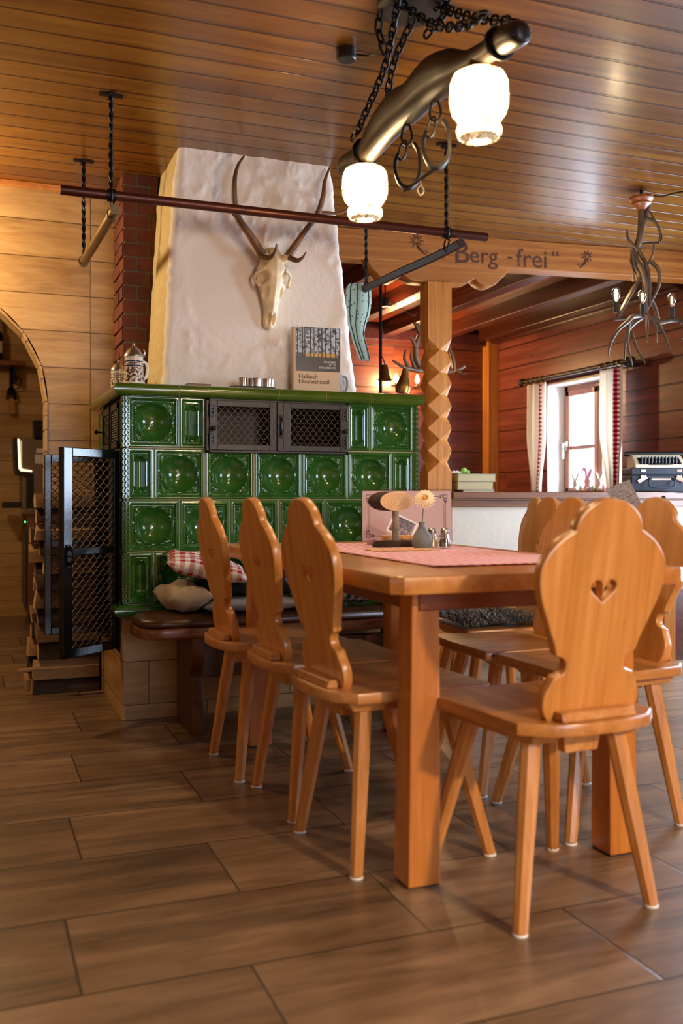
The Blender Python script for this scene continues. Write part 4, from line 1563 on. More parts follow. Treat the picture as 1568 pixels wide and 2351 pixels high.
for s, px_ in ((-1, 1.215), (1, 1.333)):                       # pedicles and brow bones
    mb.tube([(1.277 + s * 0.022, 4.13, 1.985), (px_, 4.098, 2.010)], [0.022, 0.017], 10)
    mb.tube(spl([(1.272 + s * 0.048, 4.10, 1.945), (1.272 + s * 0.077, 4.125, 1.93), (1.272 + s * 0.082, 4.15, 1.905), (1.272 + s * 0.066, 4.125, 1.875)], 4), 0.007, 7)
mb.build('skull', M['bone'], sk, so_, smooth=60)
for nm, main, brow, back in (
        ('antler', [(1.212, 4.10, 2.008), (1.15, 4.07, 2.076), (1.083, 4.05, 2.156), (1.066, 4.03, 2.27), (1.082, 4.04, 2.358), (1.123, 4.08, 2.425)],
         [(1.205, 4.09, 1.995), (1.232, 4.05, 1.983), (1.250, 4.03, 2.004), (1.254, 4.02, 2.039)], None),
        ('antler', [(1.338, 4.10, 2.017), (1.392, 4.07, 2.1), (1.455, 4.05, 2.196), (1.475, 4.03, 2.277), (1.487, 4.04, 2.348), (1.529, 4.08, 2.432)],
         [(1.338, 4.09, 2.0), (1.358, 4.05, 1.981), (1.378, 4.03, 1.991), (1.392, 4.02, 2.015)], [(1.452, 4.05, 2.20), (1.50, 4.05, 2.209), (1.56, 4.05, 2.213), (1.612, 4.05, 2.24)])):
    a = MB()
    antler(a, main, 0.0195, 0.0045)
    antler(a, brow, 0.0135, 0.0035)
    if back:
        antler(a, back, 0.010, 0.003)
    else:
        antler(a, [(1.083, 4.05, 2.150), (1.070, 4.045, 2.155), (1.064, 4.04, 2.162)], 0.011, 0.008)
    b = main[0]
    a.tube([(b[0] + 0.017 * cos(t), b[1] + 0.017 * sin(t), b[2]) for t in [2 * pi * e / 12 for e in range(12)]], 0.0065, 6, closed=True)
    a.build(nm, M['antler'], sk, so_, smooth=60)

# ================================================================== THINGS ON THE STOVE
Z0 = 1.400


def stein(loc, label, sc=1.0):
    t = thing('beer_stein', label, 'beer stein', loc)
    k2 = NT('stein_glaze')
    z = k2.xyz(k2.obj())[2]
    pat = k2.smooth(k2.noise(k2.obj(), 95, 4, 0.7), 0.47, 0.53)
    body = k2.mix(pat, lin('D8CFC4'), lin('4A2420'))
    zz_ = k2.new('ShaderNodeValToRGB')
    zz_.color_ramp.interpolation = 'CONSTANT'
    els = zz_.color_ramp.elements
    cols = [(0.0, 0.0), (0.10, 1.0), (0.62, 0.0), (0.64, 0.5), (0.69, 0.0), (0.72, 1.0), (0.78, 0.0), (0.80, 0.5), (0.84, 0.0)]
    while len(els) < len(cols):
        els.new(0.5)
    for e, (p, v) in zip(els, cols):
        e.position = p
        e.color = (v, v, v, 1)
    k2.link(k2.math('DIVIDE', z, 0.118 * sc), zz_.inputs[0])
    v = zz_.outputs[0]
    c1 = k2.mix(k2.math('GREATER_THAN', v, 0.75), lin('D8CFC4'), body)
    c2 = k2.mix(k2.math('COMPARE', v, 0.5, 0.3), c1, lin('1C2440'))
    c2 = k2.mix(k2.math('GREATER_THAN', v, 0.75), c2, body)
    k2.link(c2, k2.b.inputs['Base Color'])
    k2.b.inputs['Roughness'].default_value = 0.2
    s = sc
    MB().lathe([(0, 0), (0.047 * s, 0), (0.047 * s, 0.006 * s), (0.043 * s, 0.03 * s), (0.039 * s, 0.07 * s), (0.0385 * s, 0.118 * s), (0.0, 0.118 * s)], 28).build('body', k2.m, t)
    MB().lathe([(0.041 * s, 0.117 * s), (0.041 * s, 0.123 * s), (0.036 * s, 0.132 * s), (0.03 * s, 0.142 * s), (0.024 * s, 0.15 * s), (0.014 * s, 0.158 * s), (0.006 * s, 0.164 * s), (0.005 * s, 0.175 * s), (0.0, 0.18 * s)], 24).build('lid', M['pewter'], t)
    MB().tube(spl([(0.038 * s, 0, 0.10 * s), (0.062 * s, 0, 0.10 * s), (0.072 * s, 0, 0.07 * s), (0.062 * s, 0, 0.035 * s), (0.042 * s, 0, 0.03 * s)], 4), 0.006 * s, 8).build('handle', M['white'], t, None, (0, 0, 0.5))
    MB().tube(spl([(0.04 * s, 0, 0.122 * s), (0.055 * s, 0, 0.13 * s), (0.058 * s, 0, 0.145 * s), (0.05 * s, 0, 0.155 * s)], 3), 0.004 * s, 6).build('thumb_lever', M['pewter'], t, None, (0, 0, 0.5))
    return t


stein((0.645, 4.085, Z0), 'lidded stein with navy bands and brown scrollwork on the stove\'s left corner')
stein((0.625, 4.40, Z0), 'smaller pale stein behind the banded one at the stove\'s left corner', 0.83)

bk_ = thing('book', 'upright book with forest photo and title Haibach Elisabethszell on the stove', 'book', (1.47, 4.10, Z0), radians(-4))
bw, bh, bd = 0.222, 0.298, 0.022
MB().box((-bw / 2, 0, 0), (bw / 2, 0.003, bh)).box((-bw / 2, bd + 0.003, 0), (bw / 2, bd + 0.006, bh)).box((-bw / 2 - 0.002, 0, 0), (-bw / 2 + 0.003, bd + 0.006, bh)).build(
    'cover', plain('book_cover_cream', 'D2B998', 0.6), bk_, smooth=0)
MB().box((-bw / 2 + 0.003, 0.003, 0.004), (bw / 2 - 0.004, bd + 0.003, bh - 0.004)).build('pages', plain('pages', 'E4DED0', 0.8), bk_, smooth=0)
k = NT('forest_photo')
ax = k.xyz(k.obj())
ns = k.noise(k.obj(), 55, 6, 0.7)
sky = k.mix(k.smooth(ax[2], 0.165, 0.19), lin('46546A'), lin('B8C4D4'))
c_ = k.mix(k.smooth(ns, 0.42, 0.56), lin('1E1E22'), sky)
fld = k.math('MULTIPLY', k.smooth(k.math('ABSOLUTE', k.math('SUBTRACT', ax[2], 0.172)), 0.012, 0.007), k.smooth(k.math('ABSOLUTE', k.math('SUBTRACT', ax[0], 0.02)), 0.085, 0.06))
c_ = k.mix(fld, c_, lin('C89A30'))
c_ = k.mix(k.smooth(ax[2], 0.168, 0.160), c_, lin('2A2224'))
k.link(c_, k.b.inputs['Base Color'])
k.b.inputs['Roughness'].default_value = 0.3
ph = MB().box((-bw / 2 + 0.012, -0.0008, 0.098), (bw / 2, 0, bh))
pho = ph.build('cover_photo', k.m, bk_, smooth=0)
tr = MB()
random.seed(5)
for i in range(11):
    x = -bw / 2 + 0.02 + i * 0.0195 + random.uniform(-.005, .005)
    w_ = random.uniform(0.0012, 0.003)
    tr.box((x - w_, -0.0012, 0.16 + random.uniform(-.004, .004)), (x + w_, -0.0008, bh - 0.001))
tr.build('printed_trunks', plain('trunk_print', '17161A', 0.4), pho, smooth=0)
INK = plain('brown_ink', '4A3228', 0.6)
WINK = plain('white_ink', 'E8E6E2', 0.6)
for body, x, z, s, m2, al in (('Haibach', -0.085, 0.066, 0.0275, INK, 'LEFT'), ('Elisabethszell', -0.085, 0.0425, 0.0275, INK, 'LEFT'), ('SCHÖNER', 0.09, 0.138, 0.0125, WINK, 'RIGHT'),
                              ('IST ES', 0.09, 0.125, 0.0125, WINK, 'RIGHT'), ('NIRGENDWO', 0.09, 0.112, 0.0125, WINK, 'RIGHT')):
    t = text_mesh('lettering', body, s, m2, 0.0003, al)
    t.transform(Matrix.Rotation(pi / 2, 4, 'X'))
    link('lettering', t, bk_, (x, -0.0012, z))

mg = thing('mug', 'pale grey mug half hidden behind the upright book on the stove', 'mug', (1.575, 4.155, Z0))
MB().lathe([(0, 0), (0.036, 0), (0.038, 0.01), (0.038, 0.098), (0.034, 0.098), (0.033, 0.012), (0, 0.012)], 24).build('body', M['greyfab'], mg)
MB().tube(spl([(0.036, 0, 0.085), (0.058, 0, 0.085), (0.066, 0, 0.055), (0.058, 0, 0.022), (0.036, 0, 0.02)], 5), 0.006, 8).build('handle', M['greyfab'], mg)

o = MB().rings([[(1.06 + 0.21 * u + dx, 4.05 + 0.10 * v, Z0 + z) for u, v in ((0.1, 0), (0.9, 0), (1, .3), (1, .7), (0.9, 1), (0.1, 1), (0, .7), (0, .3))] for z, dx in ((0.0, 0.0), (0.014, 0.0))]).build('serving_board', M['darkwood'], smooth=0, bevel=0.003)
tag(o, 'dark wooden serving board carrying steel cups on the stove top', 'tray')
cup = MB().lathe([(0, 0), (0.0165, 0), (0.019, 0.034), (0.0195, 0.036), (0.018, 0.036), (0.0155, 0.003), (0, 0.003)], 20).mesh('shot_cup', M['steel'])
for (x, y), lab in (((1.117, 4.075), 'leftmost steel shot cup on the board on the stove'), ((1.162, 4.085), 'second steel shot cup from the left, set slightly back on the board'),
                    ((1.180, 4.066), 'front middle steel shot cup on the stove board'), ((1.226, 4.072), 'steel shot cup second from the right on the board'),
                    ((1.248, 4.10), 'rightmost steel shot cup at the board\'s right end')):
    tag(link('shot_cup', cup, None, (x, y, Z0 + 0.0145)), lab, 'cup', 'steel shot cups on the stove')
o = MB().box((0.86, 4.03, Z0), (0.965, 4.10, Z0 + 0.012)).build('wooden_coaster', M['ledge'], bevel=0.003, smooth=0)
tag(o, 'flat reddish wooden slip lying on the stove left of the cups', 'board')

# ================================================================== YOKE PENDANT
LX = 1.288
pl = thing('yoke_lamp', 'dark ox-yoke pendant lamp on chains with two glowing crackle-glass shades', 'ceiling lamp', (LX, 2.70, HC))
po = Vector((-LX, -2.70, -HC))
yk = MB()
ys = [(2.065, 2.092, 0.018, 0.020), (2.08, 2.095, 0.032, 0.032), (2.13, 2.105, 0.036, 0.036), (2.19, 2.112, 0.030, 0.034), (2.27, 2.120, 0.028, 0.032), (2.35, 2.13, 0.036, 0.038), (2.45, 2.155, 0.05, 0.062),
      (2.58, 2.175, 0.052, 0.070), (2.70, 2.165, 0.052, 0.062), (2.82, 2.175, 0.052, 0.070), (2.95, 2.16, 0.048, 0.062), (3.05, 2.135, 0.040, 0.048), (3.13, 2.13, 0.032, 0.040), (3.20, 2.14, 0.032, 0.038),
      (3.27, 2.145, 0.034, 0.036), (3.31, 2.14, 0.022, 0.026)]
rg = []
for y, z, rx, rz_ in [tuple(v) for v in spl([Vector(q).to_4d() if len(q) == 3 else Vector(q) for q in ys], 4)]:
    rg.append([(LX + rx * cos(2 * pi * j / 18), y, z + rz_ * sin(2 * pi * j / 18)) for j in range(18)])
yk.rings(rg)
yk.build('yoke', M['yoke'], pl, po, smooth=60)
for y, nm in ((2.289, 'near'), (3.094, 'far')):
    s_ = MB()
    prof = [(0.030, 0.178), (0.055, 0.177), (0.071, 0.168), (0.079, 0.148), (0.081, 0.115), (0.080, 0.085), (0.074, 0.066), (0.062, 0.050), (0.055, 0.042), (0.060, 0.034), (0.063, 0.022), (0.061, 0.010), (0.055, 0.0),
            (0.051, 0.004), (0.056, 0.012), (0.057, 0.022), (0.053, 0.036), (0.050, 0.044), (0.058, 0.054), (0.070, 0.070), (0.076, 0.088), (0.077, 0.115), (0.075, 0.146), (0.068, 0.163), (0.052, 0.172), (0.030, 0.173)]
    s_.lathe(prof, 36, caps=False)
    zb = 1.902
    sh = s_.build('lamp_shade', M['shade'], pl, po + Vector((LX, y, zb)), smooth=60)
    MB().lathe([(0.0, 0.215), (0.026, 0.215), (0.030, 0.20), (0.034, 0.176), (0.034, 0.170), (0, 0.170)], 18).build('socket', M['yoke'], pl, po + Vector((LX, y, zb)))
    bl = MB().lathe([(0.0, 0.168), (0.012, 0.166), (0.012, 0.15), (0.019, 0.125), (0.023, 0.10), (0.020, 0.082), (0.011, 0.071), (0.0, 0.068)], 18)
    bl.build('bulb', M['lamp_on'], pl, po + Vector((LX, y, zb)), smooth=60)
    L_ = light('pendant_light', 'POINT', po + Vector((LX, y, zb + 0.10)), 50, (1.0, 0.78, 0.52), 0.034)
    L_.parent = pl


def chain(mb, pts, ln=0.042, wd=0.012, r=0.0042):
    P = [Vector(p) for p in pts]
    tot = sum((b - a).length for a, b in zip(P, P[1:]))
    n = max(2, round(tot / (ln * 0.74)))

    def at(d):
        for a, b in zip(P, P[1:]):
            L = (b - a).length
            if d <= L:
                return a.lerp(b, d / L)
            d -= L
        return P[-1]
    for i in range(n):
        c0, c1 = at(tot * max(0, i - 0.0) / n), at(tot * (i + 1) / n)
        d = (c1 - c0).normalized()
        c = (c0 + c1) / 2
        s = d.cross(Vector((1, 0.2, 0.1))).normalized()
        u = d.cross(s).normalized()
        if i % 2:
            s = u
        hl = ln / 2 - wd
        ring = []
        for q in range(12):
            t = 2 * pi * q / 12
            ring.append(c + d * (wd * cos(t) + (hl if cos(t) >= 0 else -hl)) + s * wd * sin(t))
        mb.tube(ring, r, 6, closed=True)
    return mb


cn = Vector((LX, 2.70, HC - 0.02))
for pts in (([(LX - 0.07, 2.66, HC - 0.02), (LX - 0.03, 2.85, 2.33), (LX - 0.04, 3.03, 2.21), (LX - 0.05, 3.09, 2.17)]),
            ([(LX + 0.03, 2.76, HC - 0.02), (LX + 0.02, 2.90, 2.36), (LX + 0.045, 3.02, 2.24), (LX + 0.05, 3.09, 2.16)]),
            ([(LX + 0.06, 2.67, HC - 0.02), (LX + 0.045, 2.42, 2.30), (LX + 0.042, 2.24, 2.205), (LX + 0.05, 2.18, 2.18)]),
            ([(LX - 0.05, 2.68, HC - 0.03), (LX - 0.03, 2.50, 2.30), (LX - 0.03, 2.30, 2.21), (LX - 0.045, 2.18, 2.185)]),
            ([(LX - 0.085, 2.76, HC - 0.01), (LX - 0.085, 2.78, 2.40), (LX - 0.05, 2.80, 2.345)]),
            ([(LX + 0.075, 2.62, HC - 0.01), (LX + 0.06, 2.60, 2.40), (LX + 0.03, 2.62, 2.36), (LX + 0.02, 2.66, 2.35)])):
    chain(MB(), [tuple(v) for v in spl(pts, 4)]).build('chain', M['chain'], pl, po)
cpy = MB().lathe([(0.0, -0.002), (0.10, -0.002), (0.115, -0.014), (0.115, -0.026), (0.0, -0.03)], 24)
cpy.build('canopy', M['yoke'], pl, po + Vector((LX, 2.70, HC)))
for y, zc, rr in ((3.09, 2.132, 0.044), (2.18, 2.111, 0.039)):
    MB().tube([(LX + rr * cos(t), y, zc + rr * sin(t)) for t in [2 * pi * e / 20 for e in range(20)]], 0.007, 6, closed=True).build('iron_collar', M['chain'], pl, po)
# stirrup irons under the middle of the yoke
SR = Matrix.Translation((LX, 0, 0))
for y0 in (2.55, 2.75):
    s_ = MB()
    tm = Matrix.Translation((LX, y0, 0)) @ Matrix.Rotation(-0.5, 4, 'Z')
    s_.tube(spl([(0, 0, 2.115), (-0.012, 0, 2.09), (-0.016, 0, 2.06), (0, 0, 2.04), (0.016, 0, 2.06), (0.012, 0, 2.09)], 4, True), 0.0042, 6, closed=True, mat=tm)
    s_.tube(spl([(-0.012, 0.004, 2.055), (-0.026, 0.004, 2.02), (-0.022, 0, 1.995), (-0.004, 0, 2.01), (0, 0, 2.05)], 4, True), 0.0036, 6, closed=True, mat=tm)
    # flat hoop, open at the top
    hoop = spl([(-0.026, 0, 2.012), (-0.036, 0, 1.985), (-0.034, 0, 1.950), (-0.018, 0, 1.915), (0.010, 0, 1.906), (0.034, 0, 1.930), (0.042, 0, 1.970), (0.036, 0, 2.02), (0.022, 0, 2.045)], 5)
    rg = []
    for q, p in enumerate(hoop):
        dd = (hoop[min(q + 1, len(hoop) - 1)] - hoop[max(q - 1, 0)]).normalized()
        nn = Vector((-dd.z, 0, dd.x))
        rg.append([tm @ (p + nn * u * 0.005 + Vector((0, v * 0.014, 0))) for u, v in ((-1, -1), (1, -1), (1, 1), (-1, 1))])
    s_.rings(rg)
    s_.tube([(0, 0, 2.15), (0, 0, 2.10)], 0.004, 6, mat=tm)
    s_.build('stirrup_iron', M['iron'], pl, po, smooth=50)
MB().tube([(LX, 2.54, 1.903), (LX, 2.77, 1.903)], 0.005, 6).build('cross_bar', M['iron'], pl, po)
MB().tube(spl([(LX, 2.655, 1.90), (LX + 0.003, 2.652, 1.885), (LX + 0.011, 2.65, 1.868), (LX, 2.65, 1.853), (LX - 0.011, 2.65, 1.868), (LX - 0.002, 2.652, 1.882)], 4), 0.0022, 5).build('pull_ring', M['bone'], pl, po)

bx_ = thing('ceiling_box', 'small dark round junction box on the ceiling boards beside the pendant lamp', 'junction box', (1.211, 3.076, HC))
MB().lathe([(0, -0.001), (0.034, -0.001), (0.034, -0.034), (0.030, -0.038), (0, -0.038)], 20).build('housing', M['yoke'], bx_)
MB().tube(spl([(0.03, 0, -0.012), (0.07, -0.06, -0.035), (0.07, -0.15, -0.04), (0.06, -0.27, -0.012)], 6), 0.0035, 6).build('cable', M['blackp'], bx_)
# ================================================================== ON THE TABLE
TT = TZ + 0.0005
k = NT('red_check_runner')
ax = k.xyz(k.obj())
s1 = k.smooth(k.math('SINE', k.math('MULTIPLY', ax[0], 2 * pi * 32)), -0.15, 0.15)
s2 = k.smooth(k.math('SINE', k.math('MULTIPLY', ax[1], 2 * pi * 32)), -0.15, 0.15)
f = k.math('MULTIPLY', k.math('ADD', s1, s2), 0.5)
k.link(k.ramp(f, [(0, lin('F4E2E2')), (0.5, lin('E0A2A8')), (1, lin('BE4058'))]), k.b.inputs['Base Color'])
k.b.inputs['Roughness'].default_value = 0.9
k.b.inputs['Specular IOR Level'].default_value = 0.15
rn = MB()
nx, ny = 22, 50
vs = []
for j in range(ny + 1):
    for i in range(nx + 1):
        x, y = -0.255 + 0.51 * i / nx, -0.62 + 1.24 * j / ny
        ed_ = 0.004 * noise.noise(Vector((y * 9, i > 11, 2)))
        vs.append((x + (ed_ if i in (0, nx) else 0), y + 0.004 * noise.noise(Vector((x * 11, j > 20, 7))), 0.0022 + 0.0016 * (1 + noise.noise(Vector((x * 7, y * 7, 0))))))
rn.add(vs, [(j * (nx + 1) + i, j * (nx + 1) + i + 1, (j + 1) * (nx + 1) + i + 1, (j + 1) * (nx + 1) + i) for j in range(ny) for i in range(nx)])
o = rn.build('table_runner', k.m, None, (1.355, 2.795, TT), smooth=60)
sm = o.modifiers.new('cloth', 'SOLIDIFY')
sm.thickness = 0.0015
tag(o, 'red and white checked runner lying along the dining table', 'table runner')
TT += 0.0055

M['slice'] = plain('birch_slice', 'D9A765', 0.6, var=0.1, vscale=18)
sg_ = thing('table_sign', 'mushroom-like table sign: oval wood slice on a birch stem and bark base', 'table sign', (1.385, 3.05, TT))
bb = MB()
rg = []
for z, k2 in ((0, 1), (0.008, 1.03), (0.016, 0.97), (0.02, 0.9)):
    rg.append([(0.085 * k2 * cos(a) + 0.004 * sin(5 * a), 0.045 * k2 * sin(a) + 0.004 * cos(4 * a), z) for a in [2 * pi * i / 20 for i in range(20)]])
bb.rings(rg).build('base', BARK, sg_)
MB().tube([(0, 0, 0.018), (0.001, 0, 0.09), (0, 0, 0.128)], [0.0125, 0.0115, 0.012], 12).build('stem', plain('birch_bark', '8E7C66', 0.8, bump=0.6, bscale=60, var=0.35, vscale=25), sg_)
fo = MB()
# slanted cut of a branch: oval face towards the viewer, bark behind
dv = Vector((-0.60, 0.78, 0.0)).normalized()
rt_ = Vector((0.93, 0.36, 0))
for (L0, L1, mi_) in ((0.0, 0.045, 1),):
    ringA = [Vector((0, -0.015, 0.158)) + rt_ * 0.083 * cos(a) + Vector((0, 0, 1)) * 0.034 * sin(a) for a in [2 * pi * i / 28 for i in range(28)]]
    ringB = [p + dv * L1 + rt_ * (-0.004) for p in ringA]
    fo.rings([ringA, ringB], caps=True, mi=1)
    fo.mi[-2] = 0
sl = fo.build('wood_slice', [M['slice'], BARK], sg_, smooth=40)
kk = MB()
nrm = Vector((0.36, -0.93, 0))
for r_ in (0.25, 0.45, 0.65, 0.82):
    kk.tube([Vector((0.004, -0.0155, 0.157)) + rt_ * 0.083 * r_ * cos(a) + Vector((0, 0, 1)) * 0.034 * r_ * sin(a) + nrm * 0.0003 for a in [2 * pi * i / 26 for i in range(26)]], 0.0004, 4, closed=True)
kk.build('growth_rings', plain('ring_line', 'B98444', 0.7), sl)

vz = thing('flower_vase', 'small grey bottle vase holding one cream gerbera on the runner', 'vase', (1.427, 2.925, TT))
MB().lathe([(0, 0), (0.028, 0), (0.034, 0.012), (0.0345, 0.025), (0.029, 0.045), (0.017, 0.062), (0.0105, 0.075), (0.0105, 0.088), (0.0085, 0.088), (0.008, 0.07), (0, 0.065)], 28).build('body', M['greyv'], vz)
fl = MB().tube(spl([(0, 0, 0.06), (0.002, 0, 0.10), (0.006, 0.001, 0.135), (0.010, 0, 0.160)], 5), 0.0019, 6)
flo = fl.build('flower_stem', plain('flower_stem_green', '5A7A34', 0.6), vz)
hd_ = MB()
for ring, (R_, up_, w_) in enumerate(((0.036, 0.006, 0.0055), (0.030, 0.012, 0.005), (0.020, 0.016, 0.004))):
    for i in range(18):
        a = 2 * pi * (i + ring * 0.5) / 18
        d = Vector((cos(a), sin(a), 0))
        s = Vector((-sin(a), cos(a), 0))
        c0 = Vector((0.010, 0, 0.163 + ring * 0.002))
        p = [c0 + d * 0.005, c0 + d * R_ * 0.6 + Vector((0, 0, up_ * 0.8)), c0 + d * R_ + Vector((0, 0, up_ * 0.5))]
        hd_.add([p[0] - s * 0.0015, p[0] + s * 0.0015, p[1] + s * w_, p[1] - s * w_, p[2] + s * w_ * 0.5, p[2] - s * w_ * 0.5], [(0, 1, 2, 3), (3, 2, 4, 5)])
tilt_ = Matrix.Translation((0.010, 0, 0.165)) @ Matrix.Rotation(radians(62), 4, Vector((0.89, -0.45, 0))) @ Matrix.Translation((-0.010, 0, -0.165))
hd_.v = [tuple(tilt_ @ Vector(p)) for p in hd_.v]
hd_.build('petals', plain('cream_petals', 'F4DCB0', 0.7), vz)
MB().sphere(tuple(tilt_ @ Vector((0.010, 0, 0.173))), 0.008, 10).build('flower_centre', plain('flower_eye', 'D8A040', 0.8), vz)

for x, y, lab, col in ((1.475, 2.945, 'salt shaker with pale filling beside the grey vase', 'E8D09A'), (1.503, 2.905, 'pepper shaker with dark grey filling right of the salt shaker', '5A4A3A')):
    s_ = thing('shaker', lab, 'shaker', (x, y, TT), 0, 'salt and pepper shakers on the runner')
    MB().lathe([(0, 0), (0.020, 0), (0.0215, 0.004), (0.020, 0.02), (0.014, 0.042), (0.0125, 0.05), (0.0115, 0.05), (0.013, 0.042), (0.0185, 0.02), (0.0195, 0.004), (0, 0.003)], 20).build('jar', M['jar'], s_)
    MB().lathe([(0, 0.0035), (0.0188, 0.0045), (0.0182, 0.02), (0.0155, 0.03), (0, 0.031)], 18).build('filling', plain('filling_' + col, col, 0.9), s_)
    MB().lathe([(0, 0.049), (0.0145, 0.049), (0.0148, 0.052), (0.0142, 0.062), (0.011, 0.0655), (0, 0.066)], 20).build('cap', M['pewter'], s_)

mb_ = thing('menu_stand', 'pink-tinted landscape menu in a clear ring-bound sleeve at the back of the table', 'menu', (1.575, 3.36, TT), -0.375)
W2, H2 = 0.172, 0.198
tl_ = radians(-9)
pn = MB().box((-W2, 0.0, 0), (W2, 0.0012, H2))
pno = pn.build('menu_sheet', plain('pink_paper', 'EED8D4', 0.7), mb_, None, (tl_, 0, 0), smooth=0)
MB().box((-W2 - 0.004, -0.0016, -0.0), (W2 + 0.004, -0.0010, H2 + 0.008)).box((-W2 - 0.004, 0.0022, -0.0), (W2 + 0.004, 0.0028, H2 + 0.008)).build('sleeve', M['acrylic'], mb_, None, (tl_, 0, 0), smooth=0)
orn = MB()
for sx_ in (-1, 1):
    for sz in (0, 1):
        cx, cz = sx_ * (W2 - 0.022), 0.022 if sz == 0 else H2 - 0.022
        dz = 1 if sz == 0 else -1
        for r_, ox, oz in ((0.008, 0, 0), (0.006, -sx_ * 0.012, 0.001), (0.006, 0, dz * 0.012), (0.004, -sx_ * 0.02, 0), (0.004, 0, dz * 0.02)):
            orn.tube([(cx + ox + r_ * cos(a), -0.0005, cz + oz + r_ * sin(a)) for a in [2 * pi * i / 12 for i in range(12)]], 0.0009, 4, closed=True)
        orn.tube([(cx, -0.0005, cz + dz * 0.022), (cx, -0.0005, H2 / 2)], 0.0006, 4)
        orn.tube([(cx - sx_ * 0.022, -0.0005, cz), (cx - sx_ * 0.06, -0.0005, cz)], 0.0006, 4)
        orn.tube([(cx - sx_ * 0.006, -0.0005, cz + dz * 0.03), (cx - sx_ * 0.006, -0.0005, H2 / 2)], 0.0005, 4)
orn.build('corner_ornament', plain('ornament_ink', '4A3A3C', 0.8), pno)
for x in (-0.075, 0.085):
    MB().tube([(x, 0.001 + 0.010 * cos(a), H2 + 0.002 + 0.010 * sin(a)) for a in [2 * pi * i / 14 for i in range(14)]], 0.0015, 6, closed=True).build('binding_ring', M['acrylic'], mb_, None, (tl_, 0, 0))
pk = thing('photo_card', 'tilted white-bordered photo card leaning on the menu behind the stem', 'card', (1.485, 3.21, TT), -0.36)
MB().box((-0.05, 0, -0.038), (0.05, 0.0015, 0.038)).build('card', M['white'], pk, (0, 0, 0.061), (radians(-12), radians(26), 0), bevel=0.001, smooth=0)
k = NT('snapshot_print')
k.link(k.ramp(k.noise(k.obj(), 38, 4, 0.6, 1.5), [(0.35, lin('23242C')), (0.5, lin('5A4650')), (0.66, lin('B49AA0'))]), k.b.inputs['Base Color'])
k.b.inputs['Roughness'].default_value = 0.35
MB().box((-0.042, -0.0006, -0.030), (0.042, 0.0, 0.032)).build('print', k.m, pk, (0, 0, 0.061), (radians(-12), radians(26), 0), smooth=0)
bx2 = thing('wooden_holder', 'little plain wooden box with brown lettering rsbach behind the stem', 'box', (1.435, 3.14, TT), -0.30)
MB().box((-0.055, 0, 0), (0.055, 0.045, 0.034)).build('box', M['slice'], bx2, bevel=0.001, smooth=0)
t = text_mesh('lettering', 'rsbach', 0.024, INK, 0.0003, 'LEFT')
t.transform(Matrix.Rotation(pi / 2, 4, 'X'))
link('lettering', t, bx2, (-0.008, -0.0004, 0.009))
o = MB().box((-0.115, -0.045, 0), (0.115, 0.045, 0.002)).build('place_card', M['slice'], None, (1.318, 2.85, TT), (0, 0, -0.1), smooth=0)
tag(o, 'thin tan paper mat in front of the vase and sign', 'paper mat')
o = MB().lathe([(0, 0), (0.016, 0), (0.024, 0.018), (0.022, 0.018), (0.015, 0.003), (0, 0.003)], 20).build('dip_bowl', plain('lilac_ceramic', 'C0A6A8', 0.4), None, (1.372, 3.235, TT))
tag(o, 'tiny pale lilac bowl at the foot of the menu, left of the wooden box', 'bowl')

# ================================================================== SECOND TABLE, BEHIND THE RIGHT CHAIRS
t2 = thing('side_table', 'table half hidden behind the right-hand chairs, carrying a menu and flower', 'table', (3.12, 3.86, 0), -0.1)
link('tabletop', shape2d('tabletop', [[(-0.38, -0.38), (0.38, -0.38), (0.38, 0.38), (-0.38, 0.38)]], 0.04, M['table'], 0.005), t2, (0, 0, 0.73))
for a in (-1, 1):
    for b in (-1, 1):
        MB().box((a * 0.31 - 0.035, b * 0.31 - 0.035, 0), (a * 0.31 + 0.035, b * 0.31 + 0.035, 0.71)).build('leg', M['post'], t2, bevel=0.004, smooth=0)
o = thing('menu_booklet', 'greyish printed menu sheet leaning up behind the big front chair', 'menu', (3.08, 3.90, 0.7505), -0.3)
k = NT('printed_menu')
k.link(k.ramp(k.noise(k.obj(), 60, 3), [(0.4, lin('8E8480')), (0.6, lin('B0A49C'))]), k.b.inputs['Base Color'])
k.b.inputs['Roughness'].default_value = 0.6
MB().box((-0.065, 0, 0), (0.065, 0.003, 0.235)).build('sheet', k.m, o, (0.01, 0, 0.028), (radians(-12), radians(-22), 0), smooth=0)
ln = MB()
for i in range(9):
    ln.box((-0.045, -0.0007, 0.05 + i * 0.018), (random.uniform(-0.01, 0.045), -0.0003, 0.0515 + i * 0.018))
ln.build('print_lines', INK, o, (0.01, 0, 0.028), (radians(-12), radians(-22), 0), smooth=0)
v2 = thing('bud_vase', 'second small vase with a peach flower, left of the far right chair back', 'vase', (3.15, 3.80, 0.7505))
MB().lathe([(0, 0), (0.028, 0), (0.034, 0.012), (0.029, 0.045), (0.0105, 0.075), (0.0105, 0.088), (0, 0.085)], 20).build('body', M['greyv'], v2)
MB().tube([(0, 0, 0.08), (0.01, 0, 0.17)], 0.002, 6).build('flower_stem', plain('flower_stem_green2', '4A6A34', 0.6), v2)
pt2 = MB()
for i in range(16):
    a = 2 * pi * i / 16
    d = Vector((cos(a), sin(a) * 0.5, 0.35 * sin(a)))
    c0 = Vector((0.01, 0, 0.175))
    s = Vector((-sin(a), cos(a), 0)) * 0.005
    pt2.add([c0, c0 + d * 0.02 + s, c0 + d * 0.034, c0 + d * 0.02 - s], [(0, 1, 2, 3)])
pt2.build('petals', plain('peach_petals', 'E0AC90', 0.7), v2)
MB().sphere((0.01, -0.006, 0.174), 0.011, 10).build('flower_centre', plain('flower_eye_dark', '3E4A3A', 0.8), v2)

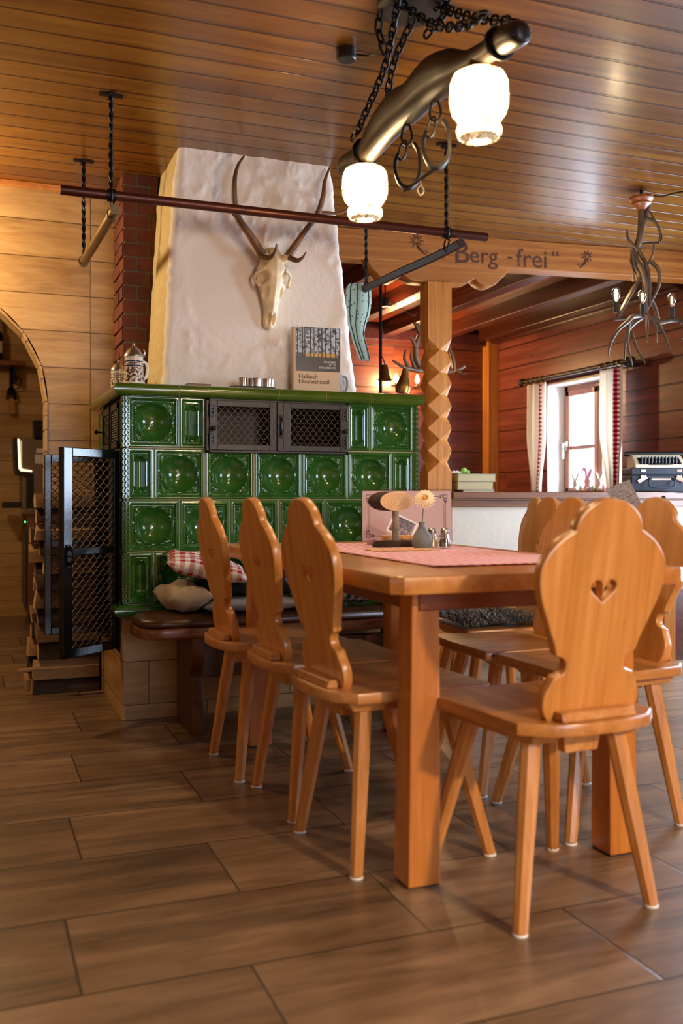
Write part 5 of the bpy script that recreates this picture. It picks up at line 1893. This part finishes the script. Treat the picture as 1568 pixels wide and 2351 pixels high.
# dark bench at the foot of the half wall, behind the far right chair
cbn = thing('wall_bench', 'dark wooden bench in the shade at the foot of the half wall, far right', 'bench', (3.75, 4.52, 0))
MB().box((-0.68, -0.16, 0.40), (0.68, 0.20, 0.44)).build('seat_board', M['benchwood'], cbn, bevel=0.006, smooth=0)
MB().box((-0.66, -0.13, 0.0), (0.66, -0.10, 0.40)).build('dark_gap_panel', M['stubebeam'], cbn, bevel=0.003, smooth=0)  # dark sheet standing in for the shaded space under the seat
for s in (-1, 1):
    MB().box((s * 0.65 - 0.015, -0.10, 0.0), (s * 0.65 + 0.015, 0.18, 0.40)).build('end_panel', M['stubebeam'], cbn, smooth=0)

# ================================================================== ON THE LEDGE
LZ = 0.9585


def on_ledge(o, x, y, rz=0.0, z=LZ):
    bm_at(o, x, y, z)
    o.rotation_euler = (0, 0, BA + rz)
    return o


PAPER = plain('aged_pages', 'A8966E', 0.85, bump=0.4, bscale=200, stretch=(1, 1, 8))
for i, (w_, d_, h_, dx, z, lab, cc) in enumerate(((0.20, 0.15, 0.012, 0.02, 0.0, 'thin booklet at the bottom of the book stack on the ledge', 'B8B0A0'),
                                                  (0.235, 0.16, 0.048, -0.005, 0.0125, 'thick old book in the middle of the ledge stack beside the carved post', '8A7A5E'),
                                                  (0.25, 0.17, 0.046, 0.0, 0.061, 'thick old book on top of the ledge stack under the green sprig', '7E7458'))):
    b = thing('old_book', lab, 'book', (0, 0, 0), 0, 'old books stacked on the ledge')
    on_ledge(b, 0.235 + dx, 0.10, 0.03 * i, LZ + z + 0.0002)
    MB().box((-w_ / 2, -d_ / 2, 0), (w_ / 2, d_ / 2, 0.003)).box((-w_ / 2, -d_ / 2, h_ - 0.003), (w_ / 2, d_ / 2, h_)).box((-w_ / 2, d_ / 2 - 0.003, 0), (w_ / 2, d_ / 2, h_)).build('cover', plain('old_cover' + str(i), cc, 0.7), b, smooth=0)
    MB().box((-w_ / 2 + 0.004, -d_ / 2 + 0.003, 0.003), (w_ / 2 - 0.004, d_ / 2 - 0.003, h_ - 0.003)).build('pages', PAPER, b, smooth=0)
sp_ = thing('green_sprig', 'bright green leafy sprig and white blossom lying on the old books', 'sprig', (0, 0, 0))
on_ledge(sp_, 0.19, 0.10, 0.0, LZ + 0.1075)
lf = MB()
for cx, cz, r_ in ((0.0, 0.022, 0.019), (0.025, 0.012, 0.014), (-0.02, 0.008, 0.010)):
    lf.sphere((cx, 0, cz), r_, 10, (1, 0.35, 0.9))
lf.build('leaves', plain('leaf_green', '7FB53C', 0.5, var=0.25, vscale=40), sp_)
bl_ = MB()
for i in range(5):
    bl_.sphere((-0.075 + 0.010 * i, 0.0, 0.009 + 0.004 * (i % 2)), 0.0085, 8)
bl_.build('blossom', M['white'], sp_)


def rabbit_outline(h, flop):
    pts = [(-0.16, 0), (-0.20, 0.05), (-0.19, 0.14), (-0.14, 0.22), (-0.12, 0.28), (-0.15, 0.34), (-0.15, 0.42), (-0.10, 0.50), (-0.09, 0.53)]
    earL = [(-0.17, 0.62), (-0.26, 0.78), (-0.30, 0.86), (-0.22, 0.86), (-0.12, 0.75), (-0.04, 0.60), (0.0, 0.54)] if not flop else \
        [(-0.10, 0.66), (-0.14, 0.80), (-0.24, 0.88), (-0.32, 0.80), (-0.27, 0.98), (-0.12, 0.96), (-0.04, 0.80), (-0.01, 0.60)]
    earR = [(0.04, 0.60), (0.12, 0.75), (0.22, 0.88), (0.32, 0.90), (0.28, 0.76), (0.18, 0.62), (0.09, 0.53)]
    pr_ = [(0.10, 0.50), (0.15, 0.42), (0.15, 0.34), (0.12, 0.28), (0.16, 0.2), (0.22, 0.12), (0.21, 0.04), (0.16, 0)]
    P = [Vector((a * h, b * h, 0)) for a, b in pts + earL + earR + pr_]
    return [tuple(p)[:2] for p in spl(P, 3)]


# rabbit garland board stands on the window sill
sill = 0.9148
rb = thing('rabbit_garland', 'board with three wooden rabbits and pastel eggs on the window sill', 'decoration', (4.60, 6.43, sill))
MB().box((-0.025, -0.245, 0), (0.025, 0.245, 0.062)).build('base', M['ledge'], rb, bevel=0.002, smooth=0)
for y, h, col, fl_, nm in ((0.16, 0.155, 'CFC0A4', False, 'beige rabbit'), (0.0, 0.19, 'D8A6B8', True, 'pink rabbit'), (-0.155, 0.16, 'C8B8A0', False, 'beige rabbit')):
    me = shape2d('rabbit', [rabbit_outline(h, fl_)], 0.014, plain('rabbit_paint' + str(y), col, 0.7), 0.002)
    me.transform(Matrix(((0, 0, 1, 0), (-1, 0, 0, y), (0, 1, 0, 0.062), (0, 0, 0, 1))))
    o = link('rabbit', me, rb)
    o['label'] = nm
    MB().sphere((-0.012, y - 0.022, 0.080), 0.014, 10).build('tail', M['white'], o)
for y, col in ((0.085, 'A8C49A'), (-0.075, 'B4CC9C'), (-0.215, 'DCA0A4')):
    MB().sphere((-0.002, y, 0.084), 0.022, 12, (0.5, 0.85, 1.1)).build('egg', plain('egg_paint' + str(y), col, 0.7), rb)

cs = thing('typewriter_case', 'dark navy case with metal latches on the right end of the ledge', 'case', (0, 0, 0))
on_ledge(cs, 1.505, 0.12, -0.31, LZ + 0.0002)
cw, cd_, chh = 0.185, 0.12, 0.152
NAVY = plain('navy_leatherette', '0D1422', 0.55, bump=0.3, bscale=150)
body_ = MB().box((-cw, -0.12, 0), (cw, 0.12, 0.105)).build('case_body', NAVY, cs, bevel=0.008, smooth=0)
MB().box((-cw - 0.002, -0.123, 0.107), (cw + 0.002, 0.123, chh)).build('lid', NAVY, cs, bevel=0.008, smooth=0)
for s in (-1, 1):
    MB().box((s * 0.11 - 0.016, -0.126, 0.075), (s * 0.11 + 0.016, -0.121, 0.105)).box((s * 0.11 - 0.014, -0.127, 0.125), (s * 0.11 + 0.014, -0.123, 0.142)).build('latch_plate', M['steel'], cs, bevel=0.001, smooth=0)
    MB().box((-0.03, -0.004, -0.012), (0.03, 0.0, 0.012)).build('latch', M['steel'], cs, (s * 0.118, -0.128, 0.078), (0, s * 0.5 - 0.05, 0), bevel=0.002, smooth=0)
MB().tube(spl([(-0.07, -0.121, 0.082), (-0.078, -0.145, 0.07), (-0.072, -0.150, 0.035), (0.0, -0.152, 0.026), (0.072, -0.150, 0.035), (0.078, -0.145, 0.07), (0.07, -0.121, 0.082)], 4), 0.006, 8).build('handle', NAVY, cs)
MB().box((-0.06, -0.125, 0.074), (0.06, -0.120, 0.086)).build('handle_plate', M['steel'], cs, bevel=0.001, smooth=0)
tw = thing('typewriter', 'cream portable typewriter with black keys standing on the navy case', 'typewriter', (0, 0, 0))
on_ledge(tw, 1.505, 0.12, -0.31, LZ + chh + 0.0004)
tw.scale = (0.78, 0.85, 0.95)
prf = [(-0.145, 0.0), (0.13, 0.0), (0.13, 0.085), (0.06, 0.092), (0.0, 0.088), (-0.04, 0.07), (-0.145, 0.018)]
sh_ = MB().rings([[(s * (0.205 + (0.0 if b < 0.03 else -0.008)), a, b) for a, b in prf] for s in (-1, 1)]).build('housing', plain('typewriter_cream', 'BFB294', 0.45), tw, bevel=0.006, smooth=0)
MB().box((-0.165, -0.15, 0), (0.165, -0.045, 0.0005)).build('key_well', M['blackp'], tw, (0, -0.004, 0.0895), (radians(26), 0, 0), smooth=0)
for r_ in range(4):
    for i in range(11):
        y = -0.132 + r_ * 0.023
        z = 0.030 + (y + 0.145) * 0.48
        MB().lathe([(0, -0.01), (0.003, -0.01), (0.0035, 0), (0.0085, 0.001), (0.0085, 0.006), (0, 0.007)], 8).build('key', M['blackp'], tw, (-0.148 + i * 0.0272 + r_ * 0.006, y, z))
MB().box((-0.09, -0.15, 0.018), (0.09, -0.14, 0.026)).build('space_bar', M['blackp'], tw, bevel=0.002)
MB().tube([(-0.225, 0.085, 0.098), (0.225, 0.085, 0.098)], 0.018, 14).build('platen', M['blackp'], tw)
for s in (-1, 1):
    MB().tube([(s * 0.222, 0.085, 0.098), (s * 0.243, 0.085, 0.098)], 0.013, 12).build('platen_knob', M['blackp'], tw)
MB().box((-0.165, 0.0, 0), (-0.095, 0.001, 0.014)).build('name_plate', M['white'], tw, (0, -0.028, 0.0745), (radians(-58), 0, 0), smooth=0)

# ================================================================== WINDOW CURTAINS
cr = thing('curtain_rod', 'dark wooden curtain rod with rings above the small stube window', 'curtain rod', (XR, 6.5, 1.915))
ro2 = Vector((-XR, -6.5, -1.915))
RX, RZ2 = 4.39, 1.90
MB().tube([(RX, 5.66, RZ2), (RX, 7.02, RZ2)], 0.019, 12).build('rod', M['darkwood'], cr, ro2)
for y, s in ((5.66, -1), (7.02, 1)):
    MB().lathe([(0, 0), (0.024, 0), (0.032, 0.012), (0.027, 0.03), (0.033, 0.045), (0.025, 0.065), (0, 0.07)], 14).build('finial', M['darkwood'], cr, ro2 + Vector((RX, y, RZ2)), (-s * pi / 2, 0, 0))
for y in (5.685, 6.995):
    MB().box((RX - 0.02, y - 0.02, RZ2 - 0.035), (XR, y + 0.02, RZ2 - 0.018)).build('bracket', M['darkwood'], cr, ro2, bevel=0.003, smooth=0)
for y in (6.74, 6.81, 6.88, 6.95, 5.74, 5.80, 5.88, 5.95):
    MB().tube([(RX + 0.026 * cos(a), y, RZ2 - 0.006 + 0.028 * sin(a)) for a in [2 * pi * i / 16 for i in range(16)]], 0.0035, 6, closed=True).build('curtain_ring', M['brass'], cr, ro2)


def curtain(name, label, ytop, ybot, stripes, seed):
    n, m = 48, 40
    k2 = NT(name + '_linen')
    uv = k2.new('ShaderNodeAttribute')
    uv.attribute_name = 'across'
    u = uv.outputs['Fac']
    z = k2.xyz(k2.obj())[2]
    c_ = lin('F2E9DA') + (1,)
    for (a, b, thin) in stripes:
        inside = k2.math('MULTIPLY', k2.math('GREATER_THAN', u, a), k2.math('LESS_THAN', u, b))
        s1 = k2.smooth(k2.math('SINE', k2.math('MULTIPLY', z, 2 * pi * 30)), -0.1, 0.1)
        s2 = k2.smooth(k2.math('SINE', k2.math('MULTIPLY', k2.math('SUBTRACT', u, a), 2 * pi * (2.0 if not thin else 0.5) / (b - a))), -0.1, 0.1)
        ck = k2.ramp(k2.math('MULTIPLY', k2.math('ADD', s1, s2), 0.5), [(0, lin('EADFD6')), (0.5, lin('C06070')), (1, lin('96102E'))])
        c_ = k2.mix(inside, c_, ck)
    k2.n.remove(k2.b)
    d = k2.new('ShaderNodeBsdfDiffuse')
    tr_ = k2.new('ShaderNodeBsdfTranslucent')
    k2.link(c_, d.inputs[0])
    k2.link(c_, tr_.inputs[0])
    mx = k2.new('ShaderNodeMixShader')
    mx.inputs[0].default_value = 0.45
    k2.link(d.outputs[0], mx.inputs[1])
    k2.link(tr_.outputs[0], mx.inputs[2])
    k2.link(mx.outputs[0], k2.out.inputs[0])
    mb = MB()
    vs, at = [], []
    for j in range(m + 1):
        t = j / m
        z = 1.868 - t * (1.868 - 0.965)
        e = 1 - (1 - t) ** 1.0
        w = sst((t - 0.45) / 0.55)
        y0 = ytop[0] + (ybot[0] - ytop[0]) * w
        y1 = ytop[1] + (ybot[1] - ytop[1]) * w
        for i in range(n + 1):
            u_ = i / n
            y = y0 + (y1 - y0) * u_
            x = RX + 0.020 * sin(u_ * 2 * pi * 3.5 + seed) * (0.5 + 0.8 * t) + 0.008 * sin(u_ * 23 + seed + t * 2)
            vs.append((x, y, z))
            at.append(u_)
    mb.add(vs, [(j * (n + 1) + i, j * (n + 1) + i + 1, (j + 1) * (n + 1) + i + 1, (j + 1) * (n + 1) + i) for j in range(m) for i in range(n)])
    me = mb.mesh(name, k2.m, 0)
    me.polygons.foreach_set('use_smooth', [True] * len(me.polygons))
    a = me.attributes.new('across', 'FLOAT', 'POINT')
    a.data.foreach_set('value', at)
    o = link(name, me)
    sm = o.modifiers.new('hem', 'SOLIDIFY')
    sm.thickness = 0.002
    return tag(o, label, 'curtain', 'cream curtains of the stube window')


curtain('curtain', 'cream curtain with red gingham band on the left of the stube window', (7.0, 6.69), (6.90, 6.78), [(0.06, 0.075, True), (0.66, 0.80, False)], 0.6)
curtain('curtain', 'cream curtain with red gingham band on the right of the stube window', (5.98, 5.70), (5.88, 5.75), [(0.56, 0.80, False)], 2.2)

# ================================================================== ANTLER CHANDELIER (DINING ROOM)
ac = thing('antler_chandelier', 'antler chandelier with three clear bulbs hanging from the ceiling at right', 'chandelier', (3.155, 3.955, HC))
a_ = MB()
MB().lathe([(0, 0), (0.058, 0), (0.06, -0.012), (0.045, -0.028), (0.048, -0.036), (0.03, -0.050), (0.022, -0.064), (0, -0.066)], 26).build('ceiling_rose', plain('rose_wood', '9A5A34', 0.4), ac, (0, 0, -0.035))
MB().tube([(0, 0, 0), (0, 0, -0.04)], 0.009, 8).build('hook', M['iron'], ac)
R_ = Matrix.Rotation(-radians(21), 3, 'Z')      # antlers laid out facing the room corner


def A3(mb, pts, r0, r1):
    antler(mb, [R_ @ Vector(p) for p in pts], r0, r1)


for pts, r0, r1, tines in (
        ([(0.0, 0, -0.09), (-0.005, 0, -0.22), (-0.03, 0.01, -0.33), (0.01, -0.01, -0.43), (0.02, 0, -0.62)], 0.017, 0.014, [[(-0.02, 0, -0.30), (-0.07, -0.01, -0.25), (-0.075, -0.01, -0.20)]]),
        ([(0.04, 0.0, -0.07), (0.01, 0.01, -0.18), (-0.015, 0.01, -0.28), (0.03, 0.0, -0.40), (0.04, 0.0, -0.58)], 0.012, 0.012, [[(0.03, 0, -0.38), (0.055, -0.01, -0.32), (0.06, -0.01, -0.26)]]),
        ([(0.02, 0, -0.14), (0.07, 0.0, -0.16), (0.095, 0.0, -0.22), (0.085, 0, -0.27)], 0.011, 0.004, []),
        ([(0.05, 0, -0.36), (0.085, 0, -0.40), (0.09, 0, -0.47), (0.06, 0, -0.54), (0.03, 0, -0.60)], 0.012, 0.005, []),
        ([(-0.045, 0, -0.30), (-0.04, 0, -0.38), (-0.01, 0, -0.44), (-0.06, -0.03, -0.52), (-0.12, -0.06, -0.62), (-0.14, -0.06, -0.66)], 0.012, 0.011, [[(-0.04, 0, -0.46), (-0.05, -0.01, -0.40), (-0.065, -0.01, -0.35)]]),
        ([(0.03, 0.02, -0.50), (0.08, 0.04, -0.58), (0.11, 0.06, -0.66), (0.12, 0.05, -0.70)], 0.011, 0.009, []),
        ([(0.0, 0, -0.63), (-0.06, -0.05, -0.645), (-0.10, -0.10, -0.68), (-0.16, -0.14, -0.73), (-0.20, -0.15, -0.80), (-0.21, -0.15, -0.86)], 0.016, 0.003, [[(-0.06, -0.05, -0.65), (-0.12, -0.06, -0.66), (-0.16, -0.08, -0.67)], [(-0.09, -0.09, -0.67), (-0.10, -0.10, -0.78), (-0.08, -0.11, -0.90)]]),
        ([(0.0, 0, -0.64), (-0.05, -0.02, -0.68), (-0.09, -0.04, -0.74), (-0.10, -0.05, -0.86)], 0.014, 0.003, [[(-0.06, -0.03, -0.72), (-0.04, -0.05, -0.80), (0.0, -0.06, -0.88)]]),
        ([(0.01, 0, -0.63), (0.01, -0.06, -0.65), (-0.005, -0.10, -0.70), (-0.01, -0.12, -0.78)], 0.014, 0.004, [[(0.01, -0.06, -0.65), (0.05, -0.07, -0.70), (0.05, -0.08, -0.78)]]),
        ([(0.02, 0, -0.63), (0.09, 0.01, -0.66), (0.16, 0.02, -0.65), (0.21, 0.02, -0.66), (0.25, 0.03, -0.72), (0.27, 0.03, -0.80)], 0.016, 0.004, [[(0.08, 0.01, -0.66), (0.11, 0, -0.72), (0.14, -0.01, -0.80)], [(0.20, 0.02, -0.66), (0.24, 0.0, -0.66), (0.245, -0.01, -0.71), (0.20, -0.01, -0.75)],
                                                                                                                                       [(0.26, 0.03, -0.78), (0.28, 0.03, -0.90), (0.265, 0.03, -1.0)]])):
    m_ = MB()
    A3(m_, pts, r0, r1)
    for t_ in tines:
        A3(m_, t_, r0 * 0.7, 0.003)
    m_.build('antler', M['antler_grey'], ac, smooth=60)
for i, (x, y, z, on) in enumerate(((-0.145, -0.06, -0.62, True), (-0.03, -0.11, -0.64, False), (0.16, 0.02, -0.63, False))):
    p = R_ @ Vector((x, y, z))
    MB().tube([(0, 0, -0.006), (0, 0, 0.045)], 0.0125, 12).build('bulb_holder', M['blackp'], ac, p)
    bulb = MB().lathe([(0.0, 0.042), (0.010, 0.045), (0.011, 0.055), (0.020, 0.072), (0.0235, 0.090), (0.020, 0.108), (0.010, 0.117), (0.0, 0.119)], 18).build('bulb', M['bulbglass'], ac, p, smooth=60)
    MB().tube([(0.004, 0, 0.06), (0.004, 0, 0.098)], 0.0028, 6).tube([(-0.004, 0, 0.06), (-0.004, 0, 0.098)], 0.0028, 6).build('filament', M['lamp_on'] if on else M['lamp_dim'], bulb)
    if on:
        L_ = light('chandelier_light', 'POINT', p + Vector((0, 0, 0.085)), 5.0, (1.0, 0.78, 0.5), 0.012)
        L_.parent = ac
cbp = [(0.03, 0, -0.012), (0.09, -0.03, -0.03), (0.17, -0.07, -0.012), (0.30, -0.20, -0.008), (0.5, -0.35, -0.006)]
MB().tube(spl(cbp, 5), 0.004, 6).tube(spl([R_ @ Vector(q) for q in [(0.04, 0, -0.10), (0.07, 0, -0.16), (0.10, 0, -0.22), (0.09, 0, -0.26), (0.03, 0, -0.265), (0.005, 0, -0.27)]], 5), 0.0035, 6).build('cable', M['blackp'], ac)

# ================================================================== IN THE STUBE
bp_ = thing('bell_rope', 'black strap with an old brass bell hanging beyond the stove\'s right end', 'bell', (2.70, 6.2, 2.454))
MB().tube([(0, 0, 0), (0, 0, -0.82)], 0.0125, 8).build('strap', M['iron'], bp_)
bell_prof = [(0.0, 0.0), (0.018, -0.004), (0.024, -0.03), (0.030, -0.07), (0.040, -0.095), (0.052, -0.11), (0.050, -0.112), (0.0, -0.09)]
MB().lathe(bell_prof, 20).build('bell', M['brass'], bp_, (0.02, -0.03, -0.594))
MB().tube([(0.02, -0.03, -0.594), (0.012, -0.02, -0.554), (0.0, -0.01, -0.534)], 0.004, 6).build('bell_loop', M['iron'], bp_)
ah = thing('antler_lamp', 'antler lamp with a brass bell hanging behind the carved post', 'antler lamp', (2.95, 6.0, 2.34))
q_ = Vector((-2.95, -6.0, -2.34))
MB().tube([(2.95, 6.0, 2.34), (2.95, 6.0, 1.84)], 0.008, 8).build('hanging_rod', M['iron'], ah, q_)
for pts, r0, tines in (
        ([(2.95, 6.0, 1.82), (2.88, 5.98, 1.86), (2.86, 5.96, 1.96), (2.885, 5.95, 2.06), (2.87, 5.95, 2.12)], 0.026, [[(2.86, 5.96, 1.95), (2.83, 5.95, 2.01), (2.80, 5.94, 2.02)], [(2.885, 5.95, 2.05), (2.85, 5.94, 2.11), (2.83, 5.94, 2.11)]]),
        ([(2.95, 6.0, 1.81), (2.86, 5.96, 1.80), (2.76, 5.93, 1.81), (2.67, 5.92, 1.85)], 0.022, [[(2.80, 5.94, 1.81), (2.76, 5.93, 1.87), (2.77, 5.93, 1.93)], [(2.86, 5.96, 1.80), (2.82, 5.95, 1.88), (2.825, 5.95, 1.94)]]),
        ([(2.95, 6.0, 1.81), (3.06, 6.0, 1.80), (3.18, 5.98, 1.815), (3.25, 5.97, 1.85)], 0.024, [[(3.17, 5.98, 1.815), (3.15, 5.97, 1.90), (3.10, 5.97, 2.02), (3.06, 5.97, 2.06)], [(3.18, 5.98, 1.815), (3.22, 5.95, 1.79), (3.235, 5.93, 1.79)]])):
    m_ = MB()
    antler(m_, pts, r0, 0.008)
    for t_ in tines:
        antler(m_, t_, r0 * 0.7, 0.005)
    m_.build('antler', M['antler'], ah, q_, smooth=60)
MB().lathe([(0.0, 0.0), (0.022, -0.004), (0.028, -0.05), (0.045, -0.10), (0.052, -0.14), (0.046, -0.165), (0.0, -0.15)], 20).build('bell', M['brass'], ah, Vector((2.77, 5.93, 1.80)) + q_, (0.1, 0.12, 0))
sc_ = thing('wall_sconce', 'wall sconce with two lit candle bulbs on the far stube wall', 'wall lamp', (3.56, 7.74, 1.90))
MB().box((-0.03, -0.02, -0.05), (0.03, -0.001, 0.06)).build('backplate', M['iron'], sc_, bevel=0.004)
for s in (-1, 1):
    MB().tube(spl([(0, -0.02, 0), (s * 0.05, -0.09, -0.03), (s * 0.10, -0.14, -0.01)], 4), 0.006, 6).build('arm', M['iron'], sc_)
    MB().lathe([(0, 0), (0.05, 0.002), (0.05, 0.006), (0.012, 0.008), (0.010, 0.035), (0, 0.036)], 16).build('candle_cup', M['iron'], sc_, (s * 0.10, -0.14, -0.01))
    MB().lathe([(0, 0.034), (0.012, 0.036), (0.019, 0.06), (0.015, 0.085), (0.004, 0.108), (0, 0.110)], 14).build('candle_bulb', M['candle'], sc_, (s * 0.10, -0.14, -0.01))
sp2 = thing('ceiling_spot', 'small black cylindrical spotlight with cable below the stube ceiling', 'spotlight', (2.78, 6.3, 2.455))
MB().lathe([(0, -0.10), (0.030, -0.10), (0.032, -0.105), (0.032, -0.165), (0.026, -0.165), (0.024, -0.15), (0, -0.15)], 20).build('housing', M['blackp'], sp2)
MB().tube([(0, 0, -0.001), (0, 0, -0.10)], 0.006, 8).tube(spl([(0.03, 0, -0.13), (0.12, 0, -0.16), (0.22, 0.0, -0.21), (0.25, 0.0, -0.19)], 5), 0.003, 6).build('cable', M['blackp'], sp2)

# ================================================================== KITCHEN BEHIND THE ARCH
kx = thing('wall_shelf', 'wooden shelf on the wall seen through the arch', 'shelf', (0.0, 7.80, 1.93))
MB().box((-0.9, -0.10, 0), (0.40, 0.099, 0.035)).build('shelf_board', M['benchwood'], kx, bevel=0.003, smooth=0)
for x in (-0.6, 0.32):
    MB().box((x - 0.01, -0.06, -0.12), (x + 0.01, 0.099, 0.0)).build('bracket', M['iron'], kx, smooth=0)
for i, (x, lab) in enumerate(((0.20, 'dark wine bottle with pale label on the shelf beyond the arch'),)):
    wb = thing('wine_bottle', lab, 'bottle', (x, 7.78, 1.9655))
    MB().lathe([(0, 0), (0.037, 0), (0.038, 0.01), (0.038, 0.19), (0.030, 0.215), (0.015, 0.235), (0.0145, 0.30), (0.016, 0.305), (0.016, 0.315), (0, 0.315)], 22).build('glass', plain('bottle_glass%d' % i, '0C0F0C', 0.12), wb)
    MB().lathe([(0.0386, 0.06), (0.0386, 0.15)], 22, caps=False).build('label', plain('wine_label%d' % i, 'C8C0BC', 0.7), wb)
    MB().lathe([(0.0155, 0.255), (0.017, 0.318), (0, 0.319)], 16, caps=False).build('capsule', M['blackp'], wb)
ck = thing('wall_hook', 'wrought iron hook with a hanging wooden-handled tool under the kitchen shelf', 'hook', (0.298, 7.895, 1.88))
MB().tube([(0, -0.012, 0.05), (0, -0.015, -0.12)], 0.012, 8).tube(spl([(0.0, -0.03, -0.12), (0.05, -0.05, -0.11), (0.075, -0.05, -0.05), (0.05, -0.05, -0.02), (0.04, -0.05, -0.045)], 5), 0.004, 6).tube(
    spl([(0, -0.02, -0.10), (-0.02, -0.05, -0.14), (-0.03, -0.06, -0.20)], 4), 0.012, 8).tube(spl([(0, -0.02, -0.10), (0.02, -0.05, -0.14), (0.03, -0.06, -0.20)], 4), 0.012, 8).sphere((0, -0.04, -0.14), 0.025, 10).build('hook', M['iron'], ck)
MB().rings([[(s * 0.018 + a, -0.05, z) for a, z in ((-0.008, -0.19), (0.008, -0.19))] + [(s * 0.022 + a, -0.062, z) for a, z in ((0.008, -0.31), (-0.008, -0.31))] for s in (-1, 1)]).build('wooden_handle', M['slice'], ck)
kc = thing('counter', 'kitchen counter cabinet with steel front under the coffee machine', 'cabinet', (0.72, 7.55, 0))
MB().box((-0.33, -0.28, 0.08), (0.5, 0.34, 0.80)).build('cabinet', plain('counter_side', '6E4426', 0.5), kc, bevel=0.004, smooth=0)
MB().box((-0.35, -0.30, 0.80), (0.5, 0.345, 0.845)).build('worktop', M['steel'], kc, bevel=0.004, smooth=0)
MB().box((-0.345, -0.26, 0.12), (-0.33, 0.30, 0.70)).build('door', plain('steel_door', '55524E', 0.35, 0.8), kc, bevel=0.004, smooth=0)
MB().sphere((-0.345, -0.22, 0.745), 0.006, 8).build('power_light', emitter('green_led', (0.05, 1.0, 0.25), 6), kc)
cm = thing('coffee_machine', 'brown-sided coffee machine with a glowing curved front beyond the arch', 'coffee machine', (0.62, 7.45, 0.8455))
MB().box((-0.27, -0.16, 0.0), (0.25, 0.2, 0.50)).build('housing', plain('machine_brown', '6E5A48', 0.45), cm, bevel=0.006, smooth=0)
pr_ = [(-0.30, 0.50), (-0.285, 0.50), (-0.275, 0.30), (-0.265, 0.285), (-0.20, 0.275), (-0.20, 0.262), (-0.275, 0.268), (-0.292, 0.285)]
MB().rings([[(a, y, b) for a, b in pr_] for y in (-0.168, 0.2)]).build('light_panel', emitter('machine_glow', (1.0, 0.78, 0.5), 1.6), cm, smooth=0)
pr_ = [(-0.325, 0.51), (-0.30, 0.51), (-0.292, 0.285), (-0.275, 0.262), (-0.19, 0.25), (-0.19, 0.0), (-0.24, 0.0), (-0.24, 0.22), (-0.305, 0.25), (-0.315, 0.29)]
MB().rings([[(a, y, b) for a, b in pr_] for y in (-0.166, 0.2)]).build('front_bezel', M['blackp'], cm, smooth=0)
MB().box((-0.40, -0.15, 0.002), (-0.17, 0.18, 0.045)).build('drip_tray', M['blackp'], cm, bevel=0.004, smooth=0)
stc = MB()
for x0, x1, z0, z1 in ((-0.17, -0.09, 0.40, 0.435), (-0.18, -0.05, 0.34, 0.39), (-0.175, -0.10, 0.325, 0.34)):
    stc.box((x0, -0.1615, z0), (x1, -0.160, z1))
    stc.build('sticker', plain('sticker%0.2f' % z0, 'C8C4BC', 0.6), cm, smooth=0)
    stc = MB()
gj = thing('bean_hopper', 'dark see-through bean container standing on the coffee machine', 'container', (0.52, 7.45, 1.3465))
MB().rings([[(a * s_, b * s_, z) for a, b in ((-0.085, -0.08), (0.085, -0.08), (0.085, 0.08), (-0.085, 0.08))] for z, s_ in ((0, 0.85), (0.02, 0.95), (0.14, 1.0))]).build('container', M['blackp'], gj, bevel=0.006, smooth=0)
MB().box((-0.09, -0.085, 0.14), (0.09, 0.085, 0.152)).build('lid', M['pewter'], gj, bevel=0.003, smooth=0)
